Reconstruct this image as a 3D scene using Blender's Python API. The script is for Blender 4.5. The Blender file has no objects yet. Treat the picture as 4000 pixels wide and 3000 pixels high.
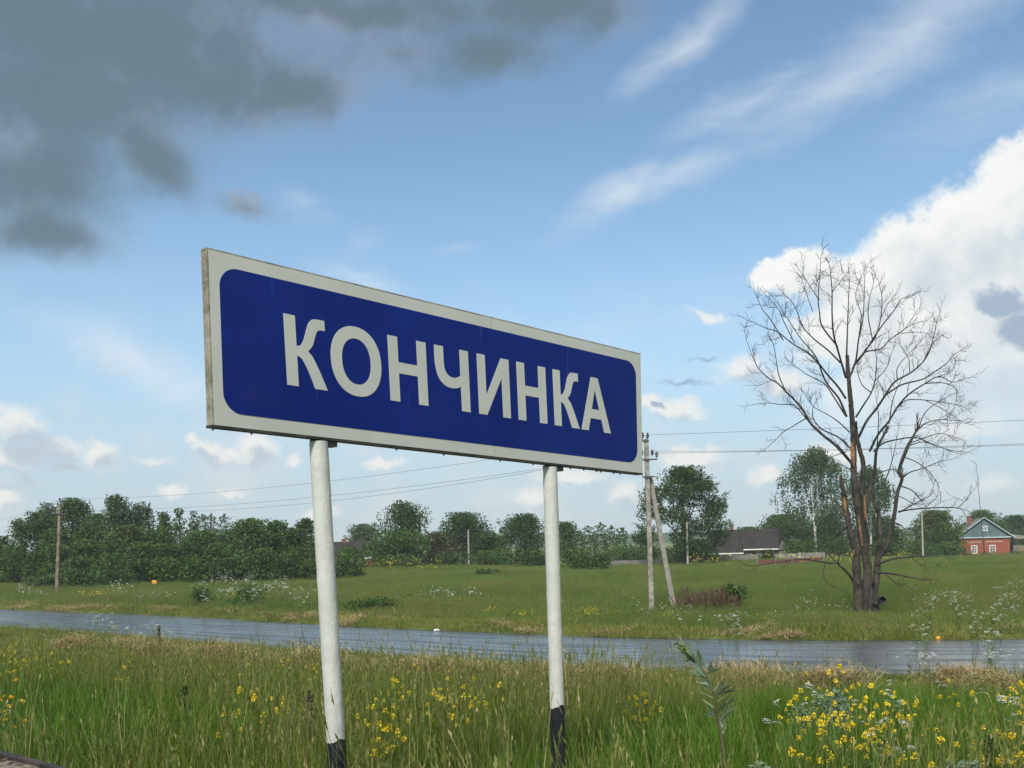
import bpy, bmesh, math, random
import numpy as np
from mathutils import Vector, Matrix
SC = bpy.context.scene
COL = SC.collection
rng = np.random.default_rng(7)
random.seed(7)
RAD = math.radians

# ------------------------------------------------------------------ camera
F = 3900.0; PX, PY = 2000.0, 2117.0; ROLL = RAD(1.4)
EYE = np.array([0.0, 0.0, 3.2])
_c, _s = math.cos(ROLL), math.sin(ROLL)
CR = np.array([_c, 0, -_s]); CU = np.array([_s, 0, _c]); CF = np.array([0, 1.0, 0])
cam = bpy.data.cameras.new('camera'); camo = bpy.data.objects.new('camera', cam); COL.objects.link(camo)
M = Matrix.Identity(4)
for i in range(3):
    M[i][0], M[i][1], M[i][2], M[i][3] = CR[i], CU[i], -CF[i], EYE[i]
camo.matrix_world = M
cam.sensor_fit = 'HORIZONTAL'; cam.sensor_width = 36; cam.lens = 36 * F / 4000
cam.shift_y = (PY - 1500) / 4000
cam.clip_start = 0.05; cam.clip_end = 8000
SC.camera = camo

def ray(px, py): return CF + CR * ((px - PX) / F) - CU * ((py - PY) / F)
def at(px, py, Y):
    d = ray(px, py); return EYE + d * (Y / d[1])
def azel(px, py):
    d = ray(px, py); d = d / np.linalg.norm(d)
    return math.degrees(math.atan2(d[0], d[1])), math.degrees(math.asin(d[2]))

# ------------------------------------------------------------------ node helper
class NB:
    def __init__(s, tree): s.t = tree; s.n = tree.nodes; s.l = tree.links
    def node(s, typ, ins=None, **kw):
        n = s.n.new(typ)
        for k, v in kw.items(): setattr(n, k, v)
        for k, v in (ins or {}).items(): s.set(n, k, v)
        return n
    def set(s, n, k, v):
        sock = n.inputs[k]
        if hasattr(v, 'is_output'): s.l.new(v, sock)
        else: sock.default_value = v
    def m(s, op, a, b=None, c=None, clamp=False):
        n = s.n.new('ShaderNodeMath'); n.operation = op; n.use_clamp = clamp
        for i, v in enumerate((a, b, c)):
            if v is not None: s.set(n, i, v)
        return n.outputs[0]
    def v(s, op, a, b=None, scale=None):
        n = s.n.new('ShaderNodeVectorMath'); n.operation = op
        s.set(n, 0, a)
        if b is not None: s.set(n, 1, b)
        if scale is not None: s.set(n, 'Scale', scale)
        return n.outputs['Value' if op in ('LENGTH', 'DOT_PRODUCT') else 'Vector']
    def noise(s, vec, scale, detail=4, rough=.55, dist=0, out='Fac'):
        n = s.node('ShaderNodeTexNoise', {'Scale': scale, 'Detail': detail, 'Roughness': rough, 'Distortion': dist})
        if vec is not None: s.l.new(vec, n.inputs['Vector'])
        return n.outputs[out]
    def ss(s, x, lo, hi):
        n = s.node('ShaderNodeMapRange', {'From Min': lo, 'From Max': hi}, interpolation_type='SMOOTHSTEP')
        s.set(n, 'Value', x); return n.outputs[0]
    def mix(s, f, a, b, mode='MIX'):
        n = s.n.new('ShaderNodeMix'); n.data_type = 'RGBA'; n.blend_type = mode
        s.set(n, 0, f)
        for i, v in ((6, a), (7, b)):
            if not hasattr(v, 'is_output') and len(v) == 3: v = (*v, 1)
            s.set(n, i, v)
        return n.outputs[2]

# ------------------------------------------------------------------ world: Nishita sky with clouds
SUN_EL, SUN_AZ = RAD(46), RAD(-163)          # sun behind the camera to the left, veiled by cloud
world = bpy.data.worlds.new('World'); SC.world = world; world.use_nodes = True
wt = world.node_tree; wt.nodes.clear(); W = NB(wt)
EXPO = 0.8; STR = 0.0816
sky = W.node('ShaderNodeTexSky', sky_type='NISHITA', sun_disc=False, sun_elevation=SUN_EL, sun_rotation=SUN_AZ)
sky.air_density = 1.0; sky.dust_density = 0.3; sky.ozone_density = 1.4
DIR = W.node('ShaderNodeTexCoord').outputs['Generated']
sx = W.node('ShaderNodeSeparateXYZ', {0: DIR})
AZ = W.m('MULTIPLY', W.m('ARCTAN2', sx.outputs[0], sx.outputs[1]), 57.29578)
EL = W.m('MULTIPLY', W.m('ARCSINE', sx.outputs[2]), 57.29578)
P0_ = W.node('ShaderNodeCombineXYZ', {0: AZ, 1: EL, 2: 0.0}).outputs[0]
def L(r, g, b):                                # sRGB 0-255 seen in the sky -> sky-texture units
    f = lambda c: (c / 255 / 12.92 if c <= 10 else ((c / 255 + .055) / 1.055) ** 2.4) / STR
    k = 2 ** -EXPO; return (f(r) * k, f(g) * k, f(b) * k, 1)
def warp(amp, scale, detail=5, rough=.6):
    c = W.noise(DIR, scale, detail, rough, out='Color')
    return W.v('ADD', P0_, W.v('MULTIPLY', W.v('SUBTRACT', c, (.5, .5, .5)), (amp, amp, 0)))
_last = [None]
def after(p):
    """p, evaluated after the last field: keeps the node evaluation in sequence (and its stack small)"""
    if _last[0] is None: return p
    n = W.n.new('ShaderNodeVectorMath'); n.operation = 'MULTIPLY_ADD'
    W.l.new(_last[0], n.inputs[0]); n.inputs[1].default_value = (1e-7,) * 3; W.l.new(p, n.inputs[2]); return n.outputs[0]
def field(p, blobs, sm=.25):
    out = None
    for b in blobs:
        cx, cy, rx, ry = [q * 1.8083 for q in b[:4]]
        rot = b[4] if len(b) > 4 else 0; wgt = b[5] if len(b) > 5 else 1
        a0, e0 = azel(cx, cy); a1, _ = azel(cx + rx, cy); _, e1 = azel(cx, cy - ry)
        mp = W.node('ShaderNodeMapping', {'Location': (a0, e0, 0), 'Rotation': (0, 0, RAD(rot)), 'Scale': (a1 - a0, e1 - e0, 1)}, vector_type='TEXTURE')
        W.l.new(after(p), mp.inputs[0])
        d = W.m('MULTIPLY_ADD', W.v('LENGTH', mp.outputs[0]), -wgt, wgt)
        if out is None: out = d
        else:
            n = W.node('ShaderNodeMath', operation='SMOOTH_MAX'); W.set(n, 0, out); W.set(n, 1, d); n.inputs[2].default_value = sm; out = n.outputs[0]
        _last[0] = out
    return out
def dens(f, nz, amp, lo, hi): return W.ss(W.m('ADD', f, W.m('MULTIPLY', W.m('SUBTRACT', nz, .5), amp)), lo, hi)
fb_fine = W.noise(DIR, 42, 8, .62); fb_mid = W.noise(DIR, 17, 7, .6); fb_low = W.noise(DIR, 7, 5, .55)

c = W.mix(1.0, sky.outputs[0], (1.02, 1.12, 1.09), 'MULTIPLY')
# pale moist air near the horizon
c = W.mix(W.m('MULTIPLY', W.ss(EL, 22.0, 2.0), .62), c, L(176, 203, 228))
c = W.mix(W.m('MULTIPLY', W.ss(EL, 12.0, 1.0), .75), c, L(190, 206, 217))
# cirrus
mpc = W.node('ShaderNodeMapping', {'Rotation': (0, 0, RAD(-24)), 'Scale': (.16, .9, 1)}, vector_type='POINT'); W.l.new(warp(4, 6), mpc.inputs[0])
streak = W.noise(mpc.outputs[0], .8, 7, .62)
cir = field(warp(3.0, 10), [(1330, 420, 150, 60, 22, 1.6), (1470, 370, 190, 44, 22, 1), (1620, 210, 230, 60, 20, 1), (1850, 150, 420, 100, 16, 1.2), (1980, 50, 420, 120, 20, 1.1), (2150, 220, 300, 80, 10, .7),
      (1480, 85, 230, 56, 30, 1.3), (790, 595, 110, 32, -8, 1.1), (650, 430, 70, 36, -20, .6), (790, 510, 60, 30, 20, .5), (290, 780, 270, 62, -22, 1.4), (400, 830, 170, 60, -10, 1.1),
      (980, 530, 40, 14, 5, .6), (2000, 900, 350, 110, 5, .8), (1250, 480, 90, 40, 10, .6), (1500, 700, 600, 70, 3, .25)])
cirm = W.m('MULTIPLY', dens(cir, streak, 1.5, -.3, 1.9), .68)
c = W.mix(cirm, c, L(226, 235, 244))
# soft veil low in the sky
veil = W.m('MULTIPLY', W.m('MULTIPLY', W.ss(fb_mid, .44, .68), W.ss(EL, 16.0, 3.0)), .55)
c = W.mix(veil, c, L(220, 224, 228))
# low cumulus
LOW = [(40, 922, 76, 56), (105, 966, 92, 42, -18), (30, 985, 120, 36), (215, 985, 46, 42), (412, 944, 26, 22), (450, 970, 52, 30, -25), (490, 992, 64, 30), (552, 978, 56, 46), (632, 990, 30, 20),
       (60, 1022, 30, 20), (20, 1070, 40, 34), (150, 1010, 60, 14), (372, 1056, 42, 26), (1462, 884, 80, 28, -6), (1400, 870, 40, 20), (1532, 684, 58, 15, -14), (1600, 800, 70, 40), (1690, 830, 80, 40), (1345, 1072, 60, 42), (1650, 1030, 50, 26),
       (1230, 1026, 80, 24), (1490, 990, 100, 30), (830, 1000, 60, 20), (690, 1110, 60, 16), (1150, 1080, 50, 34), (1790, 990, 90, 40), (2060, 930, 160, 36, 0, .6), (2140, 1050, 90, 40, 0, .5), (330, 990, 50, 14, 0, .6), (500, 1065, 40, 10)]
pw = warp(2.0, 34, 7, .65)
fl = field(pw, LOW); fl_up = field(W.v('ADD', pw, (-.55, 1.0, 0)), LOW)
dl = dens(fl, fb_fine, 1.1, -.10, .75)
lit = W.ss(W.m('ADD', fl_up, W.m('MULTIPLY', W.m('SUBTRACT', fb_fine, .5), 1.3)), .55, -.2)
c = W.mix(W.m('MULTIPLY', dl, .85), c, W.mix(lit, L(192, 203, 214), L(244, 243, 238)))
# big white cumulus on the right
BIG = [(2230, 400, 170, 140), (2090, 500, 150, 130), (1960, 560, 130, 105), (2150, 640, 220, 160), (1850, 610, 120, 75), (1730, 590, 90, 62), (1655, 595, 44, 40), (1920, 710, 260, 110), (2120, 780, 240, 110), (2400, 450, 230, 220), (2000, 850, 300, 120), (2200, 900, 200, 100)]
pb = warp(2.3, 28, 8, .66)
fbg = field(pb, BIG); fbu = field(W.v('ADD', pb, (-.9, 1.3, 0)), BIG)
db = W.m('MULTIPLY', dens(fbg, fb_fine, .8, -.04, .36), W.ss(EL, 3.5, 10.0))
shade = W.ss(W.m('ADD', W.m('MULTIPLY', fbu, .55), W.m('MULTIPLY', W.m('SUBTRACT', fb_mid, .5), 1.4)), .66, -.15)
c = W.mix(db, c, W.mix(shade, L(209, 219, 227), L(249, 250, 247)))
GREYB = [(2170, 660, 100, 46, -12), (2235, 720, 110, 60), (1420, 884, 26, 10, -20, .7), (1520, 770, 50, 12, 0, .5), (1470, 830, 80, 12, 0, .5), (530, 435, 60, 20, -15, .8)]
dg = W.m('MULTIPLY', dens(field(warp(2.4, 24, 7), GREYB), fb_fine, .8, .05, .5), .8)
c = W.mix(dg, c, L(150, 172, 196))
# dark rain cloud, upper left, running on above; unseen cloud overhead and behind whitened to add light
DARK = [(260, 110, 520, 230), (150, 40, 640, 170), (120, 210, 420, 190), (480, 190, 260, 130), (640, 205, 210, 95, 8), (80, 370, 240, 160), (110, 500, 190, 90), (330, 330, 150, 90, -35), (700, 20, 600, 90), (1180, 25, 260, 80), (1060, 110, 160, 70, 0, .8), (-250, 200, 420, 380), (860, 120, 260, 90, 0, .6), (300, -400, 1300, 420), (540, 438, 80, 30, -15, .5)]
fd = field(warp(3.8, 8, 8, .62), DARK, .5)
fdn = W.m('ADD', W.m('MULTIPLY', W.m('SUBTRACT', fb_mid, .5), .5), W.m('MULTIPLY', W.m('SUBTRACT', fb_fine, .5), .22))
dd = W.ss(W.m('ADD', fd, fdn), -.22, .80)
over = W.m('MAXIMUM', W.ss(EL, 30.0, 42.0), W.m('MULTIPLY', W.ss(W.m('ABSOLUTE', AZ), 34.0, 52.0), W.ss(EL, 6.0, 16.0)))
pl = W.v('DIVIDE', DIR, W.node('ShaderNodeCombineXYZ', {0: W.m('ADD', sx.outputs[2], .12), 1: W.m('ADD', sx.outputs[2], .12), 2: 1.0}).outputs[0])
dov = W.m('MULTIPLY', W.ss(W.noise(pl, .9, 6, .55), .40, .56), over)
vary = W.m('ADD', W.m('MULTIPLY', W.m('SUBTRACT', fb_low, .5), 1.5), W.m('ADD', W.m('MULTIPLY', W.m('SUBTRACT', fb_mid, .5), 1.3), W.m('MULTIPLY', fd, .55)))
darkc = W.mix(W.ss(vary, -.25, .45), L(150, 164, 182), L(108, 127, 139))
c = W.mix(W.m('MULTIPLY', dov, .92), c, W.mix(W.ss(fb_low, .3, .7), L(196, 204, 212), L(250, 250, 248)))
c = W.mix(W.m('MULTIPLY', dd, .95), c, darkc)
bg = W.node('ShaderNodeBackground', {'Color': c, 'Strength': STR})
world.cycles.sampling_method = 'MANUAL'; world.cycles.sample_map_resolution = 512
wo = W.node('ShaderNodeOutputWorld', {'Surface': bg.outputs[0]})

sl = bpy.data.lights.new('sun', 'SUN'); sl.energy = 3.0; sl.angle = RAD(12); sl.color = (1.0, .95, .87)
so = bpy.data.objects.new('sun', sl); COL.objects.link(so)
_sd = Vector((math.sin(SUN_AZ) * math.cos(SUN_EL), math.cos(SUN_AZ) * math.cos(SUN_EL), math.sin(SUN_EL)))
so.rotation_euler = _sd.to_track_quat('Z', 'Y').to_euler(); so.location = (-20, -20, 40)
vs = SC.view_settings; vs.view_transform = 'Standard'; vs.look = 'None'; vs.gamma = 1; vs.exposure = EXPO; vs.use_curve_mapping = False
SC.render.engine = 'CYCLES'
cy = SC.cycles
cy.max_bounces = 6; cy.diffuse_bounces = 3; cy.glossy_bounces = 2; cy.transmission_bounces = 3; cy.transparent_max_bounces = 6; cy.volume_bounces = 1
cy.use_denoising = True

# ------------------------------------------------------------------ materials
def mat(name, col, col2=None, scale=6, rough=.7, spec=.3, bump=0, bscale=40, trans=0, island=False, metal=0, detail=5, lo=.35, hi=.65, coord='Object'):
    m = bpy.data.materials.new(name); m.use_nodes = True; t = NB(m.node_tree); t.n.clear()
    tc = t.node('ShaderNodeTexCoord').outputs[coord] if coord != 'World' else t.node('ShaderNodeNewGeometry').outputs['Position']
    c = (*col, 1)
    if col2 is not None:
        f = t.ss(t.noise(tc, scale, detail, .6), lo, hi)
        if island:
            rp = t.node('ShaderNodeNewGeometry').outputs['Random Per Island']
            f = t.m('ADD', t.m('MULTIPLY', f, .5), t.m('MULTIPLY', rp, .5))
        c = t.mix(f, col, col2)
    p = t.node('ShaderNodeBsdfPrincipled', {'Base Color': c, 'Roughness': rough, 'Specular IOR Level': spec, 'Metallic': metal})
    if bump:
        b = t.node('ShaderNodeBump', {'Strength': min(1, bump), 'Distance': .02, 'Height': t.noise(tc, bscale, 6, .6)}); t.l.new(b.outputs[0], p.inputs['Normal'])
    out = p.outputs[0]
    if trans:
        tr = t.node('ShaderNodeBsdfTranslucent', {'Color': c}); mx = t.node('ShaderNodeMixShader', {0: trans, 1: out, 2: tr.outputs[0]}); out = mx.outputs[0]
    t.node('ShaderNodeOutputMaterial', {'Surface': out})
    return m

# ------------------------------------------------------------------ mesh helpers
def me_arrays(name, V, faces_by_k, mats=(), smooth=False, mi=None):
    """V (n,3); faces_by_k list of int arrays (m,k)"""
    me = bpy.data.meshes.new(name)
    V = np.asarray(V, np.float32); me.vertices.add(len(V)); me.vertices.foreach_set('co', V.ravel())
    fl = [np.asarray(f, np.int32) for f in faces_by_k if len(f)]
    tot = sum(len(f) for f in fl)
    lv = np.concatenate([f.ravel() for f in fl]); ls = []; off = 0
    for f in fl:
        ls.append(off + np.arange(len(f)) * f.shape[1]); off += f.size
    me.loops.add(len(lv)); me.loops.foreach_set('vertex_index', lv)
    me.polygons.add(tot); me.polygons.foreach_set('loop_start', np.concatenate(ls).astype(np.int32))
    for m in mats: me.materials.append(m)
    if mi is not None: me.polygons.foreach_set('material_index', np.asarray(mi, np.int32))
    if smooth: me.polygons.foreach_set('use_smooth', np.ones(tot, bool))
    me.update(calc_edges=True); me.validate()
    return me
class MB:
    """collects polygons into one mesh"""
    def __init__(s): s.v = []; s.f = []; s.mi = []
    def add(s, vs, fs, m=0):
        o = len(s.v); s.v += [tuple(map(float, q)) for q in vs]; s.f += [tuple(o + i for i in f) for f in fs]; s.mi += [m] * len(fs); return s
    def box(s, c, d, rz=0, m=0, top=1.0):
        x, y, z = d[0] / 2, d[1] / 2, d[2] / 2; cs, sn = math.cos(rz), math.sin(rz)
        vs = []
        for k in (-1, 1):
            q = top if k == 1 else 1
            for a, b in ((-1, -1), (1, -1), (1, 1), (-1, 1)):
                X, Y = a * x * q, b * y * q; vs.append((c[0] + X * cs - Y * sn, c[1] + X * sn + Y * cs, c[2] + k * z))
        return s.add(vs, [(3, 2, 1, 0), (4, 5, 6, 7), (0, 1, 5, 4), (1, 2, 6, 5), (2, 3, 7, 6), (3, 0, 4, 7)], m)
    def tube(s, pts, rad, n=8, m=0, cap=True):
        V, Fq = tube(np.array(pts, float), np.array(rad, float), n); s.add(V, Fq.tolist(), m)
        if cap:
            o = len(s.v) - len(V); s.f += [tuple(o + i for i in range(n - 1, -1, -1)), tuple(len(s.v) - n + i for i in range(n))]; s.mi += [m, m]
        return s
    def mesh(s, name, mats, smooth=False):
        me = bpy.data.meshes.new(name); me.from_pydata(s.v, [], s.f)
        for q in (mats if isinstance(mats, (list, tuple)) else [mats]): me.materials.append(q)
        me.polygons.foreach_set('material_index', s.mi)
        if smooth: me.polygons.foreach_set('use_smooth', [True] * len(s.f))
        me.update(); return me
def tube(pts, rad, n=6, rough=0):
    pts = np.asarray(pts, float); k = len(pts)
    t = np.gradient(pts, axis=0); t /= np.linalg.norm(t, axis=1)[:, None] + 1e-9
    ref = np.array([0.0, 1, 0]) if abs(t.mean(0)[1]) < .9 * np.linalg.norm(t.mean(0)) + 1e-9 else np.array([1.0, 0, 0])
    a = np.cross(t, ref); a /= np.linalg.norm(a, axis=1)[:, None] + 1e-9
    b = np.cross(t, a)
    th = np.arange(n) * 2 * np.pi / n
    rr = np.asarray(rad, float)[:, None] * (1 + (rough * rng.standard_normal((k, n)) if rough else 0)) * np.ones((k, n))
    V = pts[:, None] + rr[..., None] * (np.cos(th)[None, :, None] * a[:, None] + np.sin(th)[None, :, None] * b[:, None])
    i = np.arange(k - 1)[:, None] * n; j = np.arange(n)[None]
    Fq = np.stack([i + j, i + (j + 1) % n, i + n + (j + 1) % n, i + n + j], -1).reshape(-1, 4)
    return V.reshape(-1, 3), Fq
class TB:
    """collects many tubes as arrays"""
    def __init__(s): s.V = []; s.F = []; s.o = 0
    def add(s, pts, rad, n=4, rough=0):
        V, Fq = tube(pts, rad, n, rough); s.V.append(V); s.F.append(Fq + s.o); s.o += len(V)
    def mesh(s, name, mats, smooth=True): return me_arrays(name, np.concatenate(s.V), [np.concatenate(s.F)], mats, smooth)
def catmull(p, n=6):
    p = np.asarray(p, float)
    if len(p) < 3: return np.array([p[0] + (p[-1] - p[0]) * t for t in np.linspace(0, 1, n + 1)])
    q = np.vstack([2 * p[0] - p[1], p, 2 * p[-1] - p[-2]]); out = []
    for i in range(1, len(q) - 2):
        for t in np.arange(n) / n:
            out.append(.5 * ((2 * q[i]) + (-q[i - 1] + q[i + 1]) * t + (2 * q[i - 1] - 5 * q[i] + 4 * q[i + 1] - q[i + 2]) * t * t + (-q[i - 1] + 3 * q[i] - 3 * q[i + 1] + q[i + 2]) * t ** 3))
    out.append(p[-1]); return np.array(out)

def obj(name, me, parent=None, loc=None, rz=None, **props):
    o = bpy.data.objects.new(name, me); COL.objects.link(o)
    if parent is not None: o.parent = parent
    if loc is not None: o.location = tuple(map(float, loc))
    if rz is not None: o.rotation_euler = (0, 0, rz)
    for k, v in props.items(): o[k] = v
    return o
def thing(name, label, cat, loc=(0, 0, 0), rz=0, group=None):
    o = obj(name, None, None, loc, rz, label=label, category=cat)
    o.empty_display_size = .2
    if group: o['group'] = group
    return o
def tag(o, label, cat, group=None):
    o['label'] = label; o['category'] = cat
    if group: o['group'] = group
    return o

# ------------------------------------------------------------------ terrain and road
NEAR = np.array([(-400, 322), (-150, 138.5), (-60, 72), (-22.46, 43.63), (-13.12, 36.31), (-5.94, 30.47), (-.76, 26.53), (3.03, 24.23), (6.82, 22.4), (10.83, 21.27), (25, 19.0), (60, 15.5), (150, 9.5), (400, -5)], float)
FARE = np.array([(-394, 331), (-146, 148), (-62, 81.5), (-29.99, 58.3), (-17.88, 49.58), (-7.96, 40.97), (-.99, 35.61), (4.08, 32.41), (9.24, 30.28), (14.99, 29.38), (28, 27.2), (62, 23.7), (151, 17.8), (401, 3)], float)
def resample(p, step=.6):
    p = catmull(p, 8); d = np.r_[0, np.cumsum(np.linalg.norm(np.diff(p, axis=0), axis=1))]
    t = np.linspace(0, d[-1], 900); return np.stack([np.interp(t, d, p[:, i]) for i in (0, 1)], 1)
NE, FE = resample(NEAR), resample(FARE); CE = (NE + FE) / 2
def sdist(x, y):
    """distance past the near edge toward the camera (dn) and past the far edge away from it (df), clipped at 0 inside the road"""
    x = np.asarray(x, float).ravel(); y = np.asarray(y, float).ravel(); P = np.stack([x, y], 1)
    dn = np.zeros(len(P)); df = np.zeros(len(P))
    for a in range(0, len(P), 4000):
        q = P[a:a + 4000]
        dc = ((q[:, None] - CE[None]) ** 2).sum(-1); i = dc.argmin(1)
        i1 = np.clip(i, 1, len(CE) - 2); tg = CE[i1 + 1] - CE[i1 - 1]
        cr = tg[:, 0] * (q[:, 1] - CE[i1, 1]) - tg[:, 1] * (q[:, 0] - CE[i1, 0])
        dcen = np.sqrt(dc.min(1)); hw = np.linalg.norm(NE[i1] - FE[i1], axis=1) / 2 * .93
        side = cr > 0
        dn[a:a + 4000] = np.where(side, 0, np.maximum(dcen - hw, 0)); df[a:a + 4000] = np.where(side, np.maximum(dcen - hw, 0), 0)
    return dn, df
def sstep(x, a, b):
    t = np.clip((x - a) / (b - a), 0, 1); return t * t * (3 - 2 * t)
def gz(x, y):
    shp = np.shape(x); x = np.asarray(x, float).ravel(); y = np.asarray(y, float).ravel()
    dn, df = sdist(x, y)
    q = np.maximum(dn - 1.6, 0) / 15.8; z = 1.62 * np.where(q < .8, q, .8 + .2 * (1 - np.exp(-(q - .8) / .2)))
    z += .05 * np.minimum(dn, 1) * (np.sin(x * 1.7 + 1.3 * np.sin(y * .9)) * np.sin(y * 1.3 + x * .4))
    m = sstep(df, .3, 14)
    z += m * (.13 * np.sin(x * .11 + 1.2) * np.sin(y * .083 + .5) + .07 * np.sin(x * .31 + y * .2) - .1)
    z += .10 * sstep(df, .2, 1.2) - .10 * sstep(df, 1.5, 4)
    z += .55 * np.exp(-(((x + 13) / 16) ** 2 + ((y - 118) / 14) ** 2))
    z -= .40 * np.exp(-(((x - 14.5) / 8) ** 2 + ((y - 41.5) / 6) ** 2))
    z -= 1.1 * sstep(y + .15 * x, 138, 158) * sstep(x, -20, 5)
    return z.reshape(shp)
def gz1(x, y): return float(gz(np.array([x]), np.array([y]))[0])

xs = np.r_[np.linspace(-1400, -130, 16), np.linspace(-120, -34, 36), np.linspace(-33, 33, 150), np.linspace(34, 120, 36), np.linspace(130, 1400, 16)]
ys = np.r_[np.linspace(-60, -3, 8), np.linspace(-2, 60, 150), np.linspace(61, 170, 80), np.linspace(180, 400, 12), np.linspace(450, 1650, 10)]
gx, gy = np.meshgrid(xs, ys); Z = gz(gx, gy)
dn_, df_ = sdist(gx, gy); inside = ((dn_ + df_) == 0).reshape(Z.shape); Z = np.where(inside, -.03, Z)
nx, ny = len(xs), len(ys)
i = (np.arange(ny - 1)[:, None] * nx + np.arange(nx - 1)[None]).ravel()
m_ground = mat('ground_soil_and_thatch', (.075, .115, .022), (.13, .15, .042), scale=.8, rough=.9, spec=.1, bump=.5, bscale=14, coord='World', detail=8)
obj('ground', me_arrays('ground', np.stack([gx.ravel(), gy.ravel(), Z.ravel()], 1), [np.stack([i, i + 1, i + nx + 1, i + nx], 1)], [m_ground], True), kind='structure')

# wet asphalt
m_road = bpy.data.materials.new('wet_asphalt'); m_road.use_nodes = True; t = NB(m_road.node_tree); t.n.clear()
pos = t.node('ShaderNodeNewGeometry').outputs['Position']
uvn = t.node('ShaderNodeAttribute', attribute_name='along').outputs['Vector']
st = t.noise(t.v('MULTIPLY', uvn, (.16, 2.2, 1)), 1.0, 7, .62); fine = t.noise(pos, 60, 3, .6); patch = t.noise(t.v('MULTIPLY', uvn, (.35, .8, 1)), 1.0, 5, .6)
colr = t.mix(t.ss(patch, .35, .65), (.028, .031, .036), (.050, .053, .058))
rgh = t.m('ADD', t.m('MULTIPLY', t.ss(st, .42, .60), .30), .12)
bmp = t.node('ShaderNodeBump', {'Strength': .55, 'Distance': .03, 'Height': t.m('ADD', t.m('MULTIPLY', st, 1.2), t.m('MULTIPLY', fine, .12))})
p = t.node('ShaderNodeBsdfPrincipled', {'Base Color': colr, 'Roughness': rgh, 'Specular IOR Level': .85, 'Normal': bmp.outputs[0]})
t.node('ShaderNodeOutputMaterial', {'Surface': p.outputs[0]})
K = len(NE); cross = np.linspace(-.035, 1.035, 9)
RV = np.concatenate([NE[:, None] + (FE - NE)[:, None] * cross[None, :, None], np.repeat((.05 * (1 - (2 * np.clip(cross, 0, 1) - 1) ** 2) - .012 * (np.abs(cross - .5) > .51))[None, :, None], K, 0)], -1)
jag = rng.standard_normal((K, 2)) * .07
for k, e in ((0, 0), (8, 1)): RV[:, k, 1] += np.convolve(jag[:, e], [.25, .5, .25], 'same')
ii = (np.arange(K - 1)[:, None] * 9 + np.arange(8)[None]).ravel()
rme = me_arrays('road', RV.reshape(-1, 3), [np.stack([ii, ii + 9, ii + 10, ii + 1], 1)], [m_road], True)
arc = np.r_[0, np.cumsum(np.linalg.norm(np.diff(CE, axis=0), axis=1))]
av = rme.attributes.new('along', 'FLOAT_VECTOR', 'POINT'); av.data.foreach_set('vector', np.stack([np.repeat(arc, 9), np.tile(cross * 8, K), np.zeros(K * 9)], 1).astype(np.float32).ravel())
obj('road', rme, kind='structure')

# far wooded ridge
hx = np.linspace(-1100, 1100, 260); hh = 5.6 + 2.4 * np.sin(hx * .006 + .6) + 1.0 * np.sin(hx * .023 + 2) + rng.random(260) * 1.1
hv, hf = [], []
prof = [(0, -1), (12, .55), (30, .9), (60, 1.0), (110, .97), (200, .6), (330, -1)]
HV = np.stack([np.stack([hx, np.full(260, 900.0) + d + .00008 * hx ** 2, np.where(h < 0, -1.5, hh * h + rng.random(260) * .9 * (h > 0))], 1) for d, h in prof], 0)
ii = (np.arange(len(prof) - 1)[:, None] * 260 + np.arange(259)[None]).ravel()
m_hill = mat('distant_forest', (.022, .040, .016), (.045, .068, .026), scale=.05, rough=.9, spec=.05, bump=1, bscale=.3, coord='World')
obj('hills', me_arrays('hills', HV.reshape(-1, 3), [np.stack([ii, ii + 1, ii + 261, ii + 260], 1)], [m_hill], True), kind='structure')

# haze: one closed box of thin moist air
hz = MB().box((0, 800, 9.0), (2900, 1780, 22.4))
m_hz = bpy.data.materials.new('haze'); m_hz.use_nodes = True; t = NB(m_hz.node_tree); t.n.clear()
pv = t.node('ShaderNodeVolumePrincipled', {'Color': (.86, .92, 1, 1), 'Density': .00038, 'Anisotropy': .2})
t.node('ShaderNodeOutputMaterial', {'Volume': pv.outputs[0]})
obj('haze', hz.mesh('haze', m_hz), kind='stuff')

# ------------------------------------------------------------------ village houses
def simple_mats():
    g = {}
    g['log'] = mat('brown_log_wall', (.16, .10, .05), (.24, .16, .08), 3, .8, bump=.3)
    g['white'] = mat('white_paint_weathered', (.72, .73, .70), (.58, .59, .57), 4, .6)
    g['paleblue'] = mat('pale_blue_boards', (.45, .55, .60), (.36, .46, .52), 3, .7)
    g['darkroof'] = mat('dark_weathered_roofing', (.014, .012, .011), (.030, .026, .023), 1.2, .85, bump=.4, bscale=8)
    g['greyroof'] = mat('grey_asbestos_sheet', (.12, .105, .09), (.20, .18, .155), 1.5, .85, bump=.3, bscale=8)
    g['brick'] = mat('red_brick_wall', (.20, .048, .026), (.27, .08, .042), 5, .8, bump=.3)
    g['chim'] = mat('sooty_brick', (.13, .045, .03), (.22, .08, .05), 5, .85)
    g['teal'] = mat('faded_teal_boards', (.105, .155, .16), (.055, .09, .095), 1.2, .75, lo=.3, hi=.75)
    g['grey'] = mat('grey_bare_boards', (.17, .165, .15), (.10, .10, .09), 2, .85, bump=.2)
    g['glass'] = mat('dark_window_glass', (.02, .025, .03), rough=.08, spec=.6)
    g['curtain'] = mat('pale_window_curtain', (.48, .52, .46), (.25, .29, .27), 2, .8)
    g['rail'] = mat('red_brown_boarding', (.16, .055, .04), (.10, .06, .045), 1.5, .85)
    g['greenfence'] = mat('blue_green_painted_metal', (.035, .085, .08), (.06, .12, .11), 1, .6)
    return g
G = simple_mats()
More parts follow.
